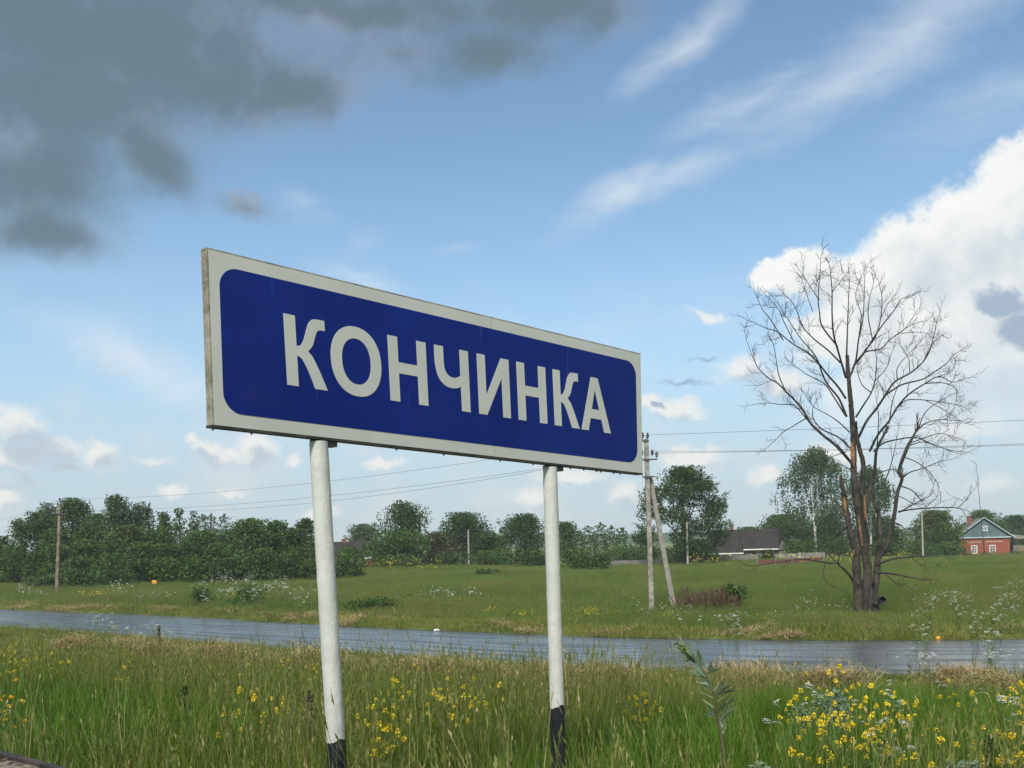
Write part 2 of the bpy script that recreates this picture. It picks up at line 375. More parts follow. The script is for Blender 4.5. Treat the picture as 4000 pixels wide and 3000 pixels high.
def window(house, x, y, z, w, h, frame='white', face=-1, glass='glass', name='window', rz=0):
    """window in local house space on a wall facing -y"""
    f = MB(); t_ = .11
    f.box((x, y, z + h / 2 - t_ / 2), (w + .06, .10, t_)).box((x, y, z - h / 2 + t_ / 2), (w + .1, .12, t_))
    for sx_ in (-1, 1): f.box((x + sx_ * (w / 2 - t_ / 2), y, z), (t_, .10, h - 2 * t_ - .004))
    wo_ = obj(name, f.mesh(name, G[frame]), house)
    s = MB().box((x, y + .02, z), (.06, .05, h - 2 * t_ - .006)).box((x - w / 4, y + .02, z + h * .15), (w / 2 - t_ - .05, .045, .05)).box((x + w / 4, y + .02, z + h * .15), (w / 2 - t_ - .05, .045, .05))
    obj('sash_bar', s.mesh('sash_bar', G[frame]), wo_)
    obj('pane', MB().box((x, y + .06, z), (w - t_, .02, h - t_)).mesh('pane', G[glass]), wo_)
    return wo_
def roof_slab(mb, quad, th=.09, m=0):
    q = [np.array(v, float) for v in quad]; n = np.cross(q[1] - q[0], q[2] - q[0]); n = n / np.linalg.norm(n) * th
    if n[2] > 0: n = -n
    k = len(q); vs = q + [v + n for v in q]
    mb.add(vs, [tuple(range(k)), tuple(range(2 * k - 1, k - 1, -1))] + [(a, a + k, (a + 1) % k + k, (a + 1) % k) for a in range(k)], m)

# long house with the dark roof
D1 = 150.0; a = at(2757, 2150, D1); b = at(3030, 2132, D1); r0 = at(2795, 2071, D1 + 3); r1 = at(3046, 2068, D1 + 3)
base1 = gz1((a[0] + b[0]) / 2, D1) - .15
H1 = thing('log_house', 'long low log house with dark steep roof and white veranda behind plank fence', 'house', ((a[0] + b[0]) / 2, D1, base1))
ox, oz = (a[0] + b[0]) / 2, base1
l = lambda P: (P[0] - ox, P[1] - D1, P[2] - oz)
xa, xb = a[0] - ox, b[0] - ox; zr = r0[2] - oz; ze = 2.35
xm = xa + (xb - xa) * .53
obj('wall', MB().box(((xm + xb) / 2, 3.4, ze / 2 + .1), (xb - xm, 6.2, ze + .2)).mesh('wall', G['log']), H1)
logs = MB()
for k in range(11): logs.tube([(xm + .02, .3, .25 + k * .22), (xb - .02, .3, .25 + k * .22)], [.1, .1], 6)
obj('log_courses', logs.mesh('log_courses', G['log'], True), H1, kind='stuff')
rf = MB()
roof_slab(rf, [(xa - .5, -.5, ze - .35), (xm, -.5, ze - .35), (xm, .0, ze + .25), (xm, 3.2, zr), (r0[0] - ox, 3.2, zr)])
roof_slab(rf, [(xm + .005, -.55, ze + .1), (xb + .35, -.55, ze + .35), (r1[0] - ox, 3.2, zr), (xm + .005, 3.2, zr)])
roof_slab(rf, [(r0[0] - ox, 3.21, zr), (r1[0] - ox, 3.21, zr), (xb + .35, 7.1, ze + .1), (xa - .5, 7.1, ze + .1)])
roof_slab(rf, [(xa - .5, -.5, ze - .35), (r0[0] - ox, 3.2, zr - .01), (xa - .5, 7.1, ze - .1)])
RO = obj('roof', rf.mesh('roof', G['darkroof']), H1)
chx = at(2876, 2060, D1)[0] - ox
obj('chimney', MB().box((chx, 3.2, zr + .3), (.5, .45, .7)).box((chx, 3.2, zr + .72), (.32, .32, .22)).mesh('chimney', G['chim']), RO)
obj('fascia', MB().box(((xm + xb) / 2 + .1, -.60, ze + .16), (xb - xm + .3, .05, .17)).mesh('fascia', G['white']), H1)
obj('veranda_wall', MB().box(((xa + xm) / 2, 1.6, .95), (xm - xa - .1, 3.4, 1.9)).mesh('veranda_wall', G['paleblue']), H1)
obj('fascia', MB().box(((xa + xm) / 2 - .2, -.54, ze - .36), (xm - xa + .3, .05, .16)).mesh('fascia', G['white']), H1)
for k, wx in enumerate(np.linspace(xa + .55, xm - 2.3, 4)): window(H1, wx, -.12, 1.22, .95, 1.0, glass='curtain', name='veranda_window')
obj('door', MB().box((xm - 1.25, -.13, 1.05), (1.3, .08, 1.75)).mesh('door', G['white']), H1)
obj('corner_board', MB().box((xm - .25, -.13, 1.1), (.5, .1, 2.2)).mesh('corner_board', G['paleblue']), H1)
for wx in (xm + .9, xm + 2.35, xm + 3.75): window(H1, wx, .14, 1.35, .8, 1.15, glass='curtain')
gx0, gx1 = xb + .2, xb + 2.0
pg = MB(); pg.add([(gx0, .2, ze + .05), (gx1, .2, ze + .05), ((gx0 + gx1) / 2 - .1, .2, ze + 1.75), (gx0, 3, ze + .05), (gx1, 3, ze + .05), ((gx0 + gx1) / 2 - .1, 3, ze + 1.75)], [(0, 1, 2), (5, 4, 3), (0, 3, 4, 1)])
obj('porch_gable', pg.mesh('porch_gable', G['grey']), H1)
pr = MB(); roof_slab(pr, [(gx1 + .35, 0, ze - .1), (gx1 + .35, 3.4, ze - .1), ((gx0 + gx1) / 2 - .1, 3.4, ze + 1.9), ((gx0 + gx1) / 2 - .1, 0, ze + 1.9)])
roof_slab(pr, [(gx0 - .1, 0, ze - .05), (gx0 - .1, 3.4, ze - .05), ((gx0 + gx1) / 2 - .11, 3.4, ze + 1.9), ((gx0 + gx1) / 2 - .11, 0, ze + 1.9)])
obj('porch_roof', pr.mesh('porch_roof', G['darkroof']), H1)
obj('porch_wall', MB().box(((gx0 + gx1) / 2, 1.7, ze / 2), (gx1 - gx0 - .1, 2.6, ze)).mesh('porch_wall', G['grey']), H1)

# red brick house with teal gable
D2 = 166.0; al = at(3746, 2104, D2); ar = at(3943, 2095, D2); ap = at(3838, 2024, D2)
base2 = gz1(al[0] + 4, D2) - .1; ox2 = (al[0] + ar[0]) / 2
YAW = RAD(-17)
H2 = thing('brick_house', 'small red brick house with teal boarded gable and grey lean-to shed', 'house', (ox2, D2, base2), YAW)
hw2 = (ar[0] - al[0]) / 2 / math.cos(YAW) * .98; ze2 = (al[2] + ar[2]) / 2 - base2; zr2 = ap[2] - base2; ln = 7.5
obj('wall', MB().box((0, ln / 2, ze2 / 2), (2 * hw2 - .9, ln, ze2)).mesh('wall', G['brick']), H2)
gb = MB(); gb.add([(-hw2 + .1, -.12, ze2 + .05), (hw2 - .1, -.12, ze2 + .05), (0, -.12, zr2 - .05), (-hw2 + .1, .2, ze2 + .05), (hw2 - .1, .2, ze2 + .05), (0, .2, zr2 - .05)], [(0, 1, 2), (5, 4, 3), (0, 3, 4, 1), (1, 4, 5, 2), (2, 5, 3, 0)])
obj('gable', gb.mesh('gable', G['teal']), H2)
bat = MB()
for k in range(-9, 10):
    x = k * hw2 / 10; hgt = (zr2 - ze2) * (1 - abs(x) / hw2) - .25
    if hgt > .15: bat.box((x, -.135, ze2 + .08 + hgt / 2), (.05, .025, hgt))
obj('gable_battens', bat.mesh('gable_battens', G['teal']), H2, kind='stuff')
rf2 = MB()
roof_slab(rf2, [(-hw2 - .3, -.45, ze2 - .15), (0, -.45, zr2 + .05), (0, ln + .4, zr2 + .05), (-hw2 - .3, ln + .4, ze2 - .15)])
roof_slab(rf2, [(hw2 + .3, -.45, ze2 - .15), (.004, -.45, zr2 + .05), (.004, ln + .4, zr2 + .05), (hw2 + .3, ln + .4, ze2 - .15)])
R2 = obj('roof', rf2.mesh('roof', G['greyroof']), H2)
obj('chimney', MB().box((-1.5, 5.2, zr2 - .25), (.6, .6, 1.5)).mesh('chimney', G['chim']), R2)
vb = MB()
for sgn in (-1, 1): vb.tube([(sgn * (hw2 + .32), -.5, ze2 - .12), (0, -.5, zr2 + .08)], [.07, .07], 4)
vb.box((0, -.2, ze2 + .0), (2 * hw2 + .2, .12, .16))
obj('bargeboard', vb.mesh('bargeboard', G['paleblue']), H2)
obj('dentil_band', MB().box((-1.6, -.02, ze2 - .75), (2.2, .05, .06)).box((1.5, -.02, ze2 - .7), (2.6, .05, .06)).mesh('dentil_band', G['white']), H2)
for wx in (-1.55, 1.2): window(H2, wx, -.05, 1.32, .92, 1.45, glass='curtain')
window(H2, .12, -.16, ze2 + 1.5, .78, .85, name='gable_window')
obj('downpipe', MB().tube([(-.12, -.2, 0), (-.12, -.2, ze2 + .2)], [.05, .05], 6).mesh('downpipe', G['grey']), H2)
lt = MB().box((hw2 + 2.6, 4.0, .95), (4.6, 4.5, 1.9)); obj('shed_wall', lt.mesh('shed_wall', G['grey']), H2)
lr = MB(); roof_slab(lr, [(hw2 - .2, 1.4, ze2 - .2), (hw2 + 5.4, 1.4, ze2 - .55), (hw2 + 5.4, 6.6, ze2 - .1), (hw2 - .2, 6.6, ze2 + .5)]); obj('shed_roof', lr.mesh('shed_roof', G['greyroof']), H2)
obj('shed_door', MB().box((hw2 + 1.7, 1.72, .85), (.9, .06, 1.6)).mesh('shed_door', G['log']), H2)
# antenna mast
am = at(3847, 2165, D2 - 5); tm = at(3813, 1812, D2 - 5); zb_ = gz1(am[0], D2 - 5)
AM = thing('antenna_mast', 'tall thin leaning aerial mast in front of the brick house', 'antenna', (am[0], D2 - 5, zb_))
dx = tm[0] - am[0]; hm = tm[2] - zb_
m_metal = mat('dull_dark_metal', (.06, .06, .062), (.10, .09, .085), 10, .5, metal=.3)
obj('mast', MB().tube([(0, 0, 0), (dx * .45, 0, hm * .45), (dx * .62, 0, hm * .62), (dx, 0, hm)], [.075, .065, .05, .035], 6).mesh('mast', m_metal, True), AM)
e = MB()
for k, (u, w_, ang) in enumerate([(1.0, 1.2, 2.6), (.995, .9, 2.0), (.97, 1.1, -2.0), (.985, .8, -1.4)]): e.tube([(dx * u, 0, hm * u), (dx * u + w_ * math.cos(ang), .2, hm * u + w_ * math.sin(ang))], [.025, .02], 4)
obj('aerial', e.mesh('aerial', m_metal), AM)

# house roof half hidden in the trees at centre left
D3 = 140.0; a = at(1305, 2116, D3); b = at(1425, 2117, D3); ox3 = (a[0] + b[0]) / 2; b3 = gz1(ox3, D3) - .3
H3 = thing('hidden_house', 'house half hidden in trees beside the left signpost, only its dark roof showing', 'house', (ox3, D3, b3))
zr3 = a[2] - b3; h3 = (b[0] - a[0]) / 2 + .5; ze3 = zr3 - 2.3
obj('wall', MB().box((0, 3, ze3 / 2), (2 * h3 - .6, 5, ze3)).mesh('wall', G['paleblue']), H3)
q = MB(); roof_slab(q, [(-h3 - .2, -.4, ze3 - .1), (h3 + .3, -.4, ze3 - .1), (h3 + .3, 3, zr3), (-h3 - .2, 3, zr3)]); roof_slab(q, [(-h3 - .2, 6.4, ze3 - .1), (h3 + .3, 6.4, ze3 - .1), (h3 + .3, 3.01, zr3), (-h3 - .2, 3.01, zr3)])
R3 = obj('roof', q.mesh('roof', G['darkroof']), H3)
obj('chimney', MB().box((-h3 + 1.4, 3, zr3 + .05), (.5, .5, .7)).mesh('chimney', G['chim']), R3)
g3 = MB(); g3.add([(-h3 + .3, .1, ze3), (-h3 + .3, 5.9, ze3), (-h3 + .3, 3, zr3 - .15)], [(0, 1, 2)]); g3.add([(-h3 + .42, .1, ze3), (-h3 + .42, 5.9, ze3), (-h3 + .42, 3, zr3 - .15)], [(2, 1, 0)])
obj('gable', g3.mesh('gable', G['paleblue']), H3)
w3 = at(1449, 2192, 127); z3_ = gz1(w3[0], 127)
S3 = thing('garden_shed', 'small white and red shed wall showing at the foot of the trees', 'shed', (w3[0], 127, z3_))
obj('wall', MB().box((0, 1, .55), (1.5, 2, 1.1)).mesh('wall', G['rail']), S3)
obj('upper_wall', MB().box((0, .98, 1.32), (1.54, 2.04, .42)).mesh('upper_wall', G['white']), S3)
obj('roof', MB().box((0, 1, 1.58), (1.9, 2.4, .08)).mesh('roof', G['greyroof']), S3)

# grey plank fence
m_plank = mat('weathered_grey_plank', (.115, .11, .105), (.20, .19, .175), 1.5, .85, island=True, coord='World')
FP = [at(2365, 2200, 123)[:2], at(2700, 2198, 127)[:2], at(3005, 2192, 130)[:2], at(3222, 2186, 132)[:2]]
FN = thing('plank_fence', 'long weathered grey plank fence in front of the log house', 'fence', (FP[0][0], FP[0][1], gz1(*FP[0])))
fx = np.array(FP); ds = np.r_[0, np.cumsum(np.linalg.norm(np.diff(fx, axis=0), axis=1))]
pk = MB(); o0 = np.array(FN.location)
s_ = 0
while s_ < ds[-1]:
    x, y = np.interp(s_, ds, fx[:, 0]), np.interp(s_, ds, fx[:, 1]); h = .80 + rng.uniform(-.06, .05) + (.06 if s_ > ds[1] else 0)
    pk.box((x - o0[0], y - o0[1] + rng.uniform(-.012, .012), gz1(x, y) - o0[2] + h / 2 - .05), (.118, .025, h)); s_ += .135
obj('planks', pk.mesh('planks', m_plank), FN, kind='stuff')
for k, s_ in enumerate(np.arange(0, ds[-1], 2.7)):
    x, y = np.interp(s_, ds, fx[:, 0]), np.interp(s_, ds, fx[:, 1])
    obj('fence_post', MB().box((x - o0[0], y - o0[1] + .09, gz1(x, y) - o0[2] + .25), (.12, .12, .6)).mesh('fence_post', m_plank), FN)
rl = MB()
for s_ in np.arange(0, ds[-1] - 2.7, 2.7):
    p_ = [(np.interp(q_, ds, fx[:, 0]), np.interp(q_, ds, fx[:, 1])) for q_ in (s_, s_ + 2.7)]
    for hh_ in (.15, .42): rl.tube([(x - o0[0], y - o0[1] + .045, gz1(x, y) - o0[2] + hh_) for x, y in p_], [.035, .035], 4)
obj('rail', rl.mesh('rail', m_plank), FN)
# blue-green sheet fence at the right
P_a, P_b = at(3228, 2186, 134), at(4080, 2180, 141)
GF = thing('metal_fence', 'low blue green fence in front of the brick house', 'fence', (P_a[0], P_a[1], gz1(P_a[0], P_a[1])))
L_ = math.hypot(P_b[0] - P_a[0], P_b[1] - P_a[1]); n_ = 13; pan = MB()
for k in range(n_):
    u0, u1 = (k + .02) / n_, (k + .98) / n_
    A_ = P_a + (P_b - P_a) * u0; B_ = P_a + (P_b - P_a) * u1; um = (A_ + B_) / 2; zz = gz1(um[0], um[1]) - GF.location[2]
    pm = MB()
    mcor = 24
    for q_ in range(mcor):
        c0 = A_ + (B_ - A_) * ((q_ + .5) / mcor)
        pm.box((c0[0] - P_a[0], c0[1] - P_a[1] + (.012 if q_ % 2 else -.012), zz + .08), (L_ / n_ / mcor * .97, .012, .62), math.atan2(P_b[1] - P_a[1], P_b[0] - P_a[0]))
    obj('fence_panel', pm.mesh('fence_panel', G['greenfence']), GF)
    obj('fence_post', MB().box((A_[0] - P_a[0] - .07, A_[1] - P_a[1] + .05, zz + .1), (.07, .07, .75)).mesh('fence_post', G['greenfence']), GF)
# red-brown low barrier with short posts
B_a, B_b = at(2958, 2230, 108), at(3212, 2221, 112)
BR = thing('board_barrier', 'low red brown board barrier with leaning posts standing in the field', 'barrier', (B_a[0], B_a[1], gz1(B_a[0], B_a[1])))
for k in range(4):
    u0, u1 = k / 4, (k + .985) / 4; A_ = B_a + (B_b - B_a) * u0; C_ = B_a + (B_b - B_a) * u1
    mid = (A_ + C_) / 2; zz = gz1(mid[0], mid[1]) - BR.location[2]
    obj('board', MB().box((mid[0] - B_a[0], mid[1] - B_a[1], zz + .42 - .04 * (k == 2)), (np.linalg.norm(C_ - A_), .05, .52), math.atan2(C_[1] - A_[1], C_[0] - A_[0])).mesh('board', G['rail']), BR)
for u, h, ln_ in ((0, .8, 0), (.27, 1.35, .1), (.53, 1.0, -.08), (.75, .9, .05), (1, .8, .3)):
    A_ = B_a + (B_b - B_a) * u; zz = gz1(A_[0], A_[1]) - BR.location[2]
    obj('post', MB().tube([(A_[0] - B_a[0], A_[1] - B_a[1] - .09, zz - .1), (A_[0] - B_a[0] + ln_, A_[1] - B_a[1] - .09, zz + h)], [.07, .055], 6).mesh('post', G['grey']), BR)

# thin bare field posts
m_conc = mat('weathered_concrete', (.25, .235, .20), (.36, .34, .30), 5, .85, bump=.3, coord='Object', detail=8)
m_concd = mat('lichened_concrete', (.165, .15, .12), (.30, .28, .24), 4, .85, bump=.4, bscale=30, coord='Object', detail=8, lo=.4, hi=.6)
for (xt, yt, xb_, yb_, Y, lab) in [(1829, 2072, 1832, 2216, 128, 'thin bare pole in front of the round dark trees between the signposts'), (2683, 2040, 2687, 2206, 118, 'thin pale pole in front of the big spreading tree beside the log house'),
                                (3601, 2003, 3606, 2190, 130, 'white speckled thin pole right of the dead tree, before the bushes'), (3124, 2158, 3126, 2200, 118, 'short pale stake before the plank fence, left of the white birch trunk')]:
    B_ = at(xb_, yb_, Y); T_ = at(xt, yt, Y); zg = gz1(B_[0], Y)
    P_ = thing('field_pole', lab, 'pole', (B_[0], Y, zg), group='thin poles in the field')
    obj('shaft', MB().tube([(0, 0, -.2), (T_[0] - B_[0], 0, T_[2] - zg)], [.13 if yt < 2100 else .11, .09], 8).mesh('shaft', m_conc), P_)
    if yt < 2100: obj('pole_cap', MB().tube([(T_[0] - B_[0], 0, T_[2] - zg), (T_[0] - B_[0], 0, T_[2] - zg + .22)], [.05, .07], 6).mesh('pole_cap', m_metal), P_)
ys_ = at(603, 2273, 93); zg = gz1(ys_[0], 93)
YS = thing('marker_sign', 'small orange yellow marker plate on a short stake before the thicket', 'marker', (ys_[0], 93, zg))
m_yel = mat('orange_yellow_plate', (.62, .30, .02), (.55, .26, .03), 6, .5)
obj('plate', MB().box((0, -.05, ys_[2] - zg), (.42, .04, .34)).mesh('plate', m_yel), YS)
obj('stake', MB().tube([(0, 0, -.1), (0, 0, ys_[2] - zg + .1)], [.035, .03], 6).mesh('stake', m_conc), YS)

# ------------------------------------------------------------------ power poles and lines
m_ins = mat('dark_brown_insulator', (.022, .016, .013), (.04, .025, .02), 10, .2, spec=.6)
def insulator(parent, x, y, z, s=1.0):
    prof = [(0, .012), (.05, .012), (.055, .05), (.085, .058), (.095, .035), (.11, .035), (.12, .055), (.15, .06), (.165, .03), (.185, .03), (.195, .045), (.22, .035), (.235, .01)]
    o = obj('insulator', MB().tube([(x, y, z + p_[0] * s * 1.3) for p_ in prof], [p_[1] * s * 1.3 for p_ in prof], 10).mesh('insulator', m_ins, True), parent)
    return o
def square_post(mb, p0, p1, w0, w1, d0=None, d1=None):
    p0, p1 = np.array(p0), np.array(p1); d0 = d0 or w0; d1 = d1 or w1
    vs = []
    for p_, w_, d_ in ((p0, w0, d0), (p1, w1, d1)):
        c_ = .2
        for sx_, sy_ in ((-1, -1 + c_), (-1 + c_, -1), (1 - c_, -1), (1, -1 + c_), (1, 1 - c_), (1 - c_, 1), (-1 + c_, 1), (-1, 1 - c_)): vs.append(p_ + np.array([sx_ * w_ / 2, sy_ * d_ / 2, 0]))
    mb.add(vs, [(7, 6, 5, 4, 3, 2, 1, 0), tuple(range(8, 16))] + [(a_, (a_ + 1) % 8, (a_ + 1) % 8 + 8, a_ + 8) for a_ in range(8)])
YP = 46.0
pb_, pt_ = at(2546, 2378, YP), at(2524, 1716, YP); zg = gz1(pb_[0], YP)
UP = thing('utility_pole', 'grey concrete power pole with slanting strut just right of the station sign', 'utility pole', (pb_[0], YP, zg), group='power line poles')
dx_, ht = pt_[0] - pb_[0], pt_[2] - zg
mb = MB(); square_post(mb, (0, 0, -.4), (dx_, 0, ht), .235, .185, .25, .2); obj('pole', mb.mesh('pole', m_concd), UP)
st0 = at(2638, 2352, YP + 1.6); q0 = (st0[0] - pb_[0], 1.6, gz1(st0[0], YP + 1.6) - zg - .3); hz_ = at(2548, 1862, YP)[2] - zg
mb = MB(); square_post(mb, q0, (dx_ * .75 + .13, .12, hz_), .25, .2, .22, .18); obj('strut', mb.mesh('strut', m_conc), UP)
cl = MB().box((dx_ * .75 + .02, 0, hz_ - .02), (.34, .3, .09)).tube([(dx_ * .75 - .26, -.13, hz_), (dx_ * .75 + .34, -.13, hz_)], [.03, .03], 6)
obj('clamp', cl.mesh('clamp', m_metal), UP)
zc = at(2524, 1796, YP)[2] - zg; cxp = dx_ * zc / ht
ca = MB().box((cxp, -.13, zc), (.92, .06, .07)).box((cxp, 0, zc), (.28, .26, .06)); obj('crossarm', ca.mesh('crossarm', m_metal), UP)
tb = MB().box((dx_ - .02, 0, ht - .08), (.25, .27, .07)).box((dx_ - .16, 0, ht + .08), (.04, .05, .34)).box((dx_ + .02, 0, ht + .05), (.04, .05, .12)); obj('top_bracket', tb.mesh('top_bracket', m_metal), UP)
insulator(UP, dx_ - .16, 0, ht + .02); insulator(UP, dx_ + .07, 0, ht + .0)
for ix in (-.42, -.24, .24, .44): insulator(UP, cxp + ix, -.13, zc + .05 + (.1 if abs(ix) < .3 else 0))
top_main = np.array([pb_[0] + dx_, YP, zg + ht + .2]); arm_main = [np.array([pb_[0] + cxp + ix, YP - .13, zg + zc + .28 + (.1 if abs(ix) < .3 else 0)]) for ix in (-.42, -.24, .24, .44)]
YL = 84.0
lb, lt_ = at(221, 2312, YL), at(234, 1968, YL); zgl = gz1(lb[0], YL)
LP = thing('utility_pole', 'brown weathered power pole with one crossarm in front of the left thicket', 'utility pole', (lb[0], YL, zgl), group='power line poles')
dxl, hl = lt_[0] - lb[0], lt_[2] - zgl
m_polew = mat('brown_grey_pole', (.115, .085, .055), (.22, .18, .135), 3, .85, bump=.3, coord='Object')
mb = MB(); square_post(mb, (0, 0, -.4), (dxl, 0, hl), .27, .2, .27, .2); obj('pole', mb.mesh('pole', m_polew), LP)
zal = at(228, 2008, YL)[2] - zgl; cxl = dxl * zal / hl
ca = MB(); square_post(ca, (cxl - .72, -.14, zal + .06), (cxl + .68, -.14, zal - .03), .1, .1); ca2 = MB().tube([(cxl - .72, -.14, zal + .05), (cxl + .66, -.14, zal - .05)], [.06, .06], 4); obj('crossarm', ca2.mesh('crossarm', m_metal), LP)
obj('top_pin', MB().tube([(dxl, 0, hl - .1), (dxl, 0, hl + .25)], [.03, .025], 6).mesh('top_pin', m_metal), LP)
insulator(LP, dxl, 0, hl + .12, 1.3); insulator(LP, cxl - .68, -.14, zal + .1, 1.3); insulator(LP, cxl + .64, -.14, zal + .0, 1.3)
top_left = np.array([lb[0] + dxl, YL, zgl + hl + .42]); arm_left = [np.array([lb[0] + cxl + q_, YL - .14, zgl + zal + .35]) for q_ in (-.68, .64)]
m_wire = mat('grey_aluminium_wire', (.09, .09, .095), rough=.5, metal=.4)
def sag(a_, b_, s, n=28):
    u = np.linspace(0, 1, n)[:, None]; p_ = a_ + (b_ - a_) * u; p_[:, 2] -= 4 * s * (u * (1 - u))[:, 0]; return p_
endR = lambda y, Y, q_: np.array([*(at(4000, y, Y)[:2]), at(4000, y, Y)[2]])
def wire(name_lab, left_end, lft, mainL, mainR, rpix, sg, r=.008):
    tbw = TB()
    tbw.add(sag(np.array(left_end), lft, .9), np.full(28, r), 4)
    tbw.add(sag(lft, mainL, sg), np.full(28, r), 4)
    q_ = at(4000, rpix, 43.5); d_ = q_ - mainR; e_ = mainR + d_ * 2.4; e_[2] = mainR[2] + .3
    u = np.linspace(0, 1, 34)[:, None]; pp = mainR + (e_ - mainR) * u
    s_need = (pp[:, 2] + 0)[int(34 / 2.4)] - q_[2]; u0 = 1 / 2.4; sgr = s_need / (4 * u0 * (1 - u0)); pp[:, 2] -= 4 * sgr * (u * (1 - u))[:, 0]
    tbw.add(pp, np.full(34, r), 4)
    tbw.add(np.array([mainL, (mainL + mainR) / 2 + np.array([0, 0, -.06]), mainR]), np.full(3, r), 4)
    o = obj('power_line', tbw.mesh('power_line', [m_wire]))
    tag(o, name_lab, 'wire', 'overhead power wires')
el = lambda y, Y=118: at(-260, y, Y)
wire('uppermost overhead wire running along the pole tops', el(2052), top_left, top_main + np.array([-.18, 0, 0]), top_main + np.array([.07, 0, 0]), 1641, .75)
wire('overhead wire from the left end of the crossarm, middle of the three', el(2080), arm_left[0], arm_main[0], arm_main[3], 1733, .8)
wire('lowest overhead wire, from the right end of the crossarm', el(2094), arm_left[1], arm_main[1], arm_main[2], 1738, 1.15)

# ------------------------------------------------------------------ station sign
B0 = np.array([-1.178, 3.958, 4.393]); Wv = np.array([1.95818495, 1.89678802, -.1100299]); Hv = np.array([-2.737e-4, .02523780, -.699544837])
BW, BH = np.linalg.norm(Wv), .7; wu = Wv / BW; hu = Hv / BH; nn = np.cross(wu, -hu); nn /= np.linalg.norm(nn)
if nn[1] > 0: nn = -nn
TH = .046
sgo = B0 + Wv * .5; sz = 1.62
SG = thing('station_sign', 'big blue railway station name board reading Кончинка on two white posts', 'sign', (sgo[0], sgo[1], sz))
so_ = np.array(SG.location)
def S(u, v, n=0.0): return B0 + wu * u + hu * v + nn * n - so_
m_white = bpy.data.materials.new('greyed_white_enamel'); m_white.use_nodes = True; t = NB(m_white.node_tree); t.n.clear()
tc = t.node('ShaderNodeTexCoord').outputs['Object']
cc = t.mix(t.ss(t.noise(tc, 3, 6, .6), .35, .7), (.415, .43, .39), (.46, .47, .437)); cc = t.mix(t.m('MULTIPLY', t.ss(t.noise(t.v('MULTIPLY', tc, (14, 14, 1.2)), 1.0, 5, .6), .58, .8), .3), cc, (.42, .42, .36))
p = t.node('ShaderNodeBsdfPrincipled', {'Base Color': cc, 'Roughness': .42, 'Specular IOR Level': .4}); t.node('ShaderNodeOutputMaterial', {'Surface': p.outputs[0]})
m_blue = bpy.data.materials.new('deep_blue_film'); m_blue.use_nodes = True; t = NB(m_blue.node_tree); t.n.clear()
tc = t.node('ShaderNodeTexCoord').outputs['Object']
cc = t.mix(t.ss(t.noise(tc, 2.2, 6, .6), .3, .75), (.0028, .0115, .125), (.0045, .018, .165))
scr = t.ss(t.noise(t.v('MULTIPLY', tc, (26, 26, 2.4)), 1.0, 4, .65), .64, .80); cc = t.mix(t.m('MULTIPLY', scr, .75), cc, (.024, .06, .26))
dust = t.ss(t.noise(tc, 1.7, 6, .6), .56, .8); cc = t.mix(t.m('MULTIPLY', dust, .5), cc, (.025, .03, .10))
p = t.node('ShaderNodeBsdfPrincipled', {'Base Color': cc, 'Roughness': t.m('ADD', t.m('MULTIPLY', scr, .2), .25), 'Specular IOR Level': .12}); t.node('ShaderNodeOutputMaterial', {'Surface': p.outputs[0]})
m_end = mat('grimy_brown_edge', (.15, .135, .10), (.30, .28, .23), 9, .8, bump=.4, bscale=60, coord='Object', detail=8)
m_under = mat('dark_underside', (.022, .021, .018), (.05, .048, .04), 12, .5)  # one dark tone for bottom channel, seam strip and post collars
def slab(mb, poly, n0, n1, m=0, side=None):
    """prism from (u,v) polygon between offsets n0 (back) and n1 (front)"""
    k = len(poly); vs = [S(u, v, n0) for u, v in poly] + [S(u, v, n1) for u, v in poly]
    ar = sum(poly[i_][0] * poly[(i_ + 1) % k][1] - poly[(i_ + 1) % k][0] * poly[i_][1] for i_ in range(k))
    f_ = [tuple(range(k, 2 * k)), tuple(range(k - 1, -1, -1))] + [(a_, (a_ + 1) % k, (a_ + 1) % k + k, a_ + k) for a_ in range(k)]
    if ar > 0: f_ = [tuple(reversed(x)) for x in f_]
    return mb.add(vs, f_, m)
SEAM = 1.535
bl = slab(MB(), [(.003, .003), (SEAM - .0015, .003), (SEAM - .0015, BH - .003), (.003, BH - .003)], -TH, 0)
slab(bl, [(SEAM + .0015, .003), (BW, .003), (BW, BH - .003), (SEAM + .0015, BH - .003)], -TH, 0)
BD = obj('board', bl.mesh('board', m_white), SG)
obj('end_plate', slab(MB(), [(-.004, 0), (.0028, 0), (.0028, BH), (-.004, BH)], -TH - .003, -.001).mesh('end_plate', m_end), SG)
obj('top_edge', slab(MB(), [(-.004, -.004), (BW + .002, -.004), (BW + .002, .0028), (-.004, .0028)], -TH - .003, -.001).mesh('top_edge', m_end), SG)
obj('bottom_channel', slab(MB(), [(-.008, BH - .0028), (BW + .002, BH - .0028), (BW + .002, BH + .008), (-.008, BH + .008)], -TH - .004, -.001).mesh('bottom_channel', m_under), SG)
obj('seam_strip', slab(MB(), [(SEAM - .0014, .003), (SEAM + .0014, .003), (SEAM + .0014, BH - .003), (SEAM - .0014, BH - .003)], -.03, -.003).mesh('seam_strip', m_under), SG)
def rrect(u0, v0, u1, v1, r, n=12):
    out = []
    for cx_, cy_, a0 in ((u1 - r, v0 + r, -90), (u1 - r, v1 - r, 0), (u0 + r, v1 - r, 90), (u0 + r, v0 + r, 180)):
        for k in range(n + 1):
            a_ = RAD(a0 + 90 * k / n); out.append((cx_ + r * math.cos(a_), cy_ + r * math.sin(a_)))
    return out
BP = obj('blue_panel', slab(MB(), rrect(.046, .056, 2.681, .643, .083), -.0005, .0012).mesh('blue_panel', m_blue), SG)
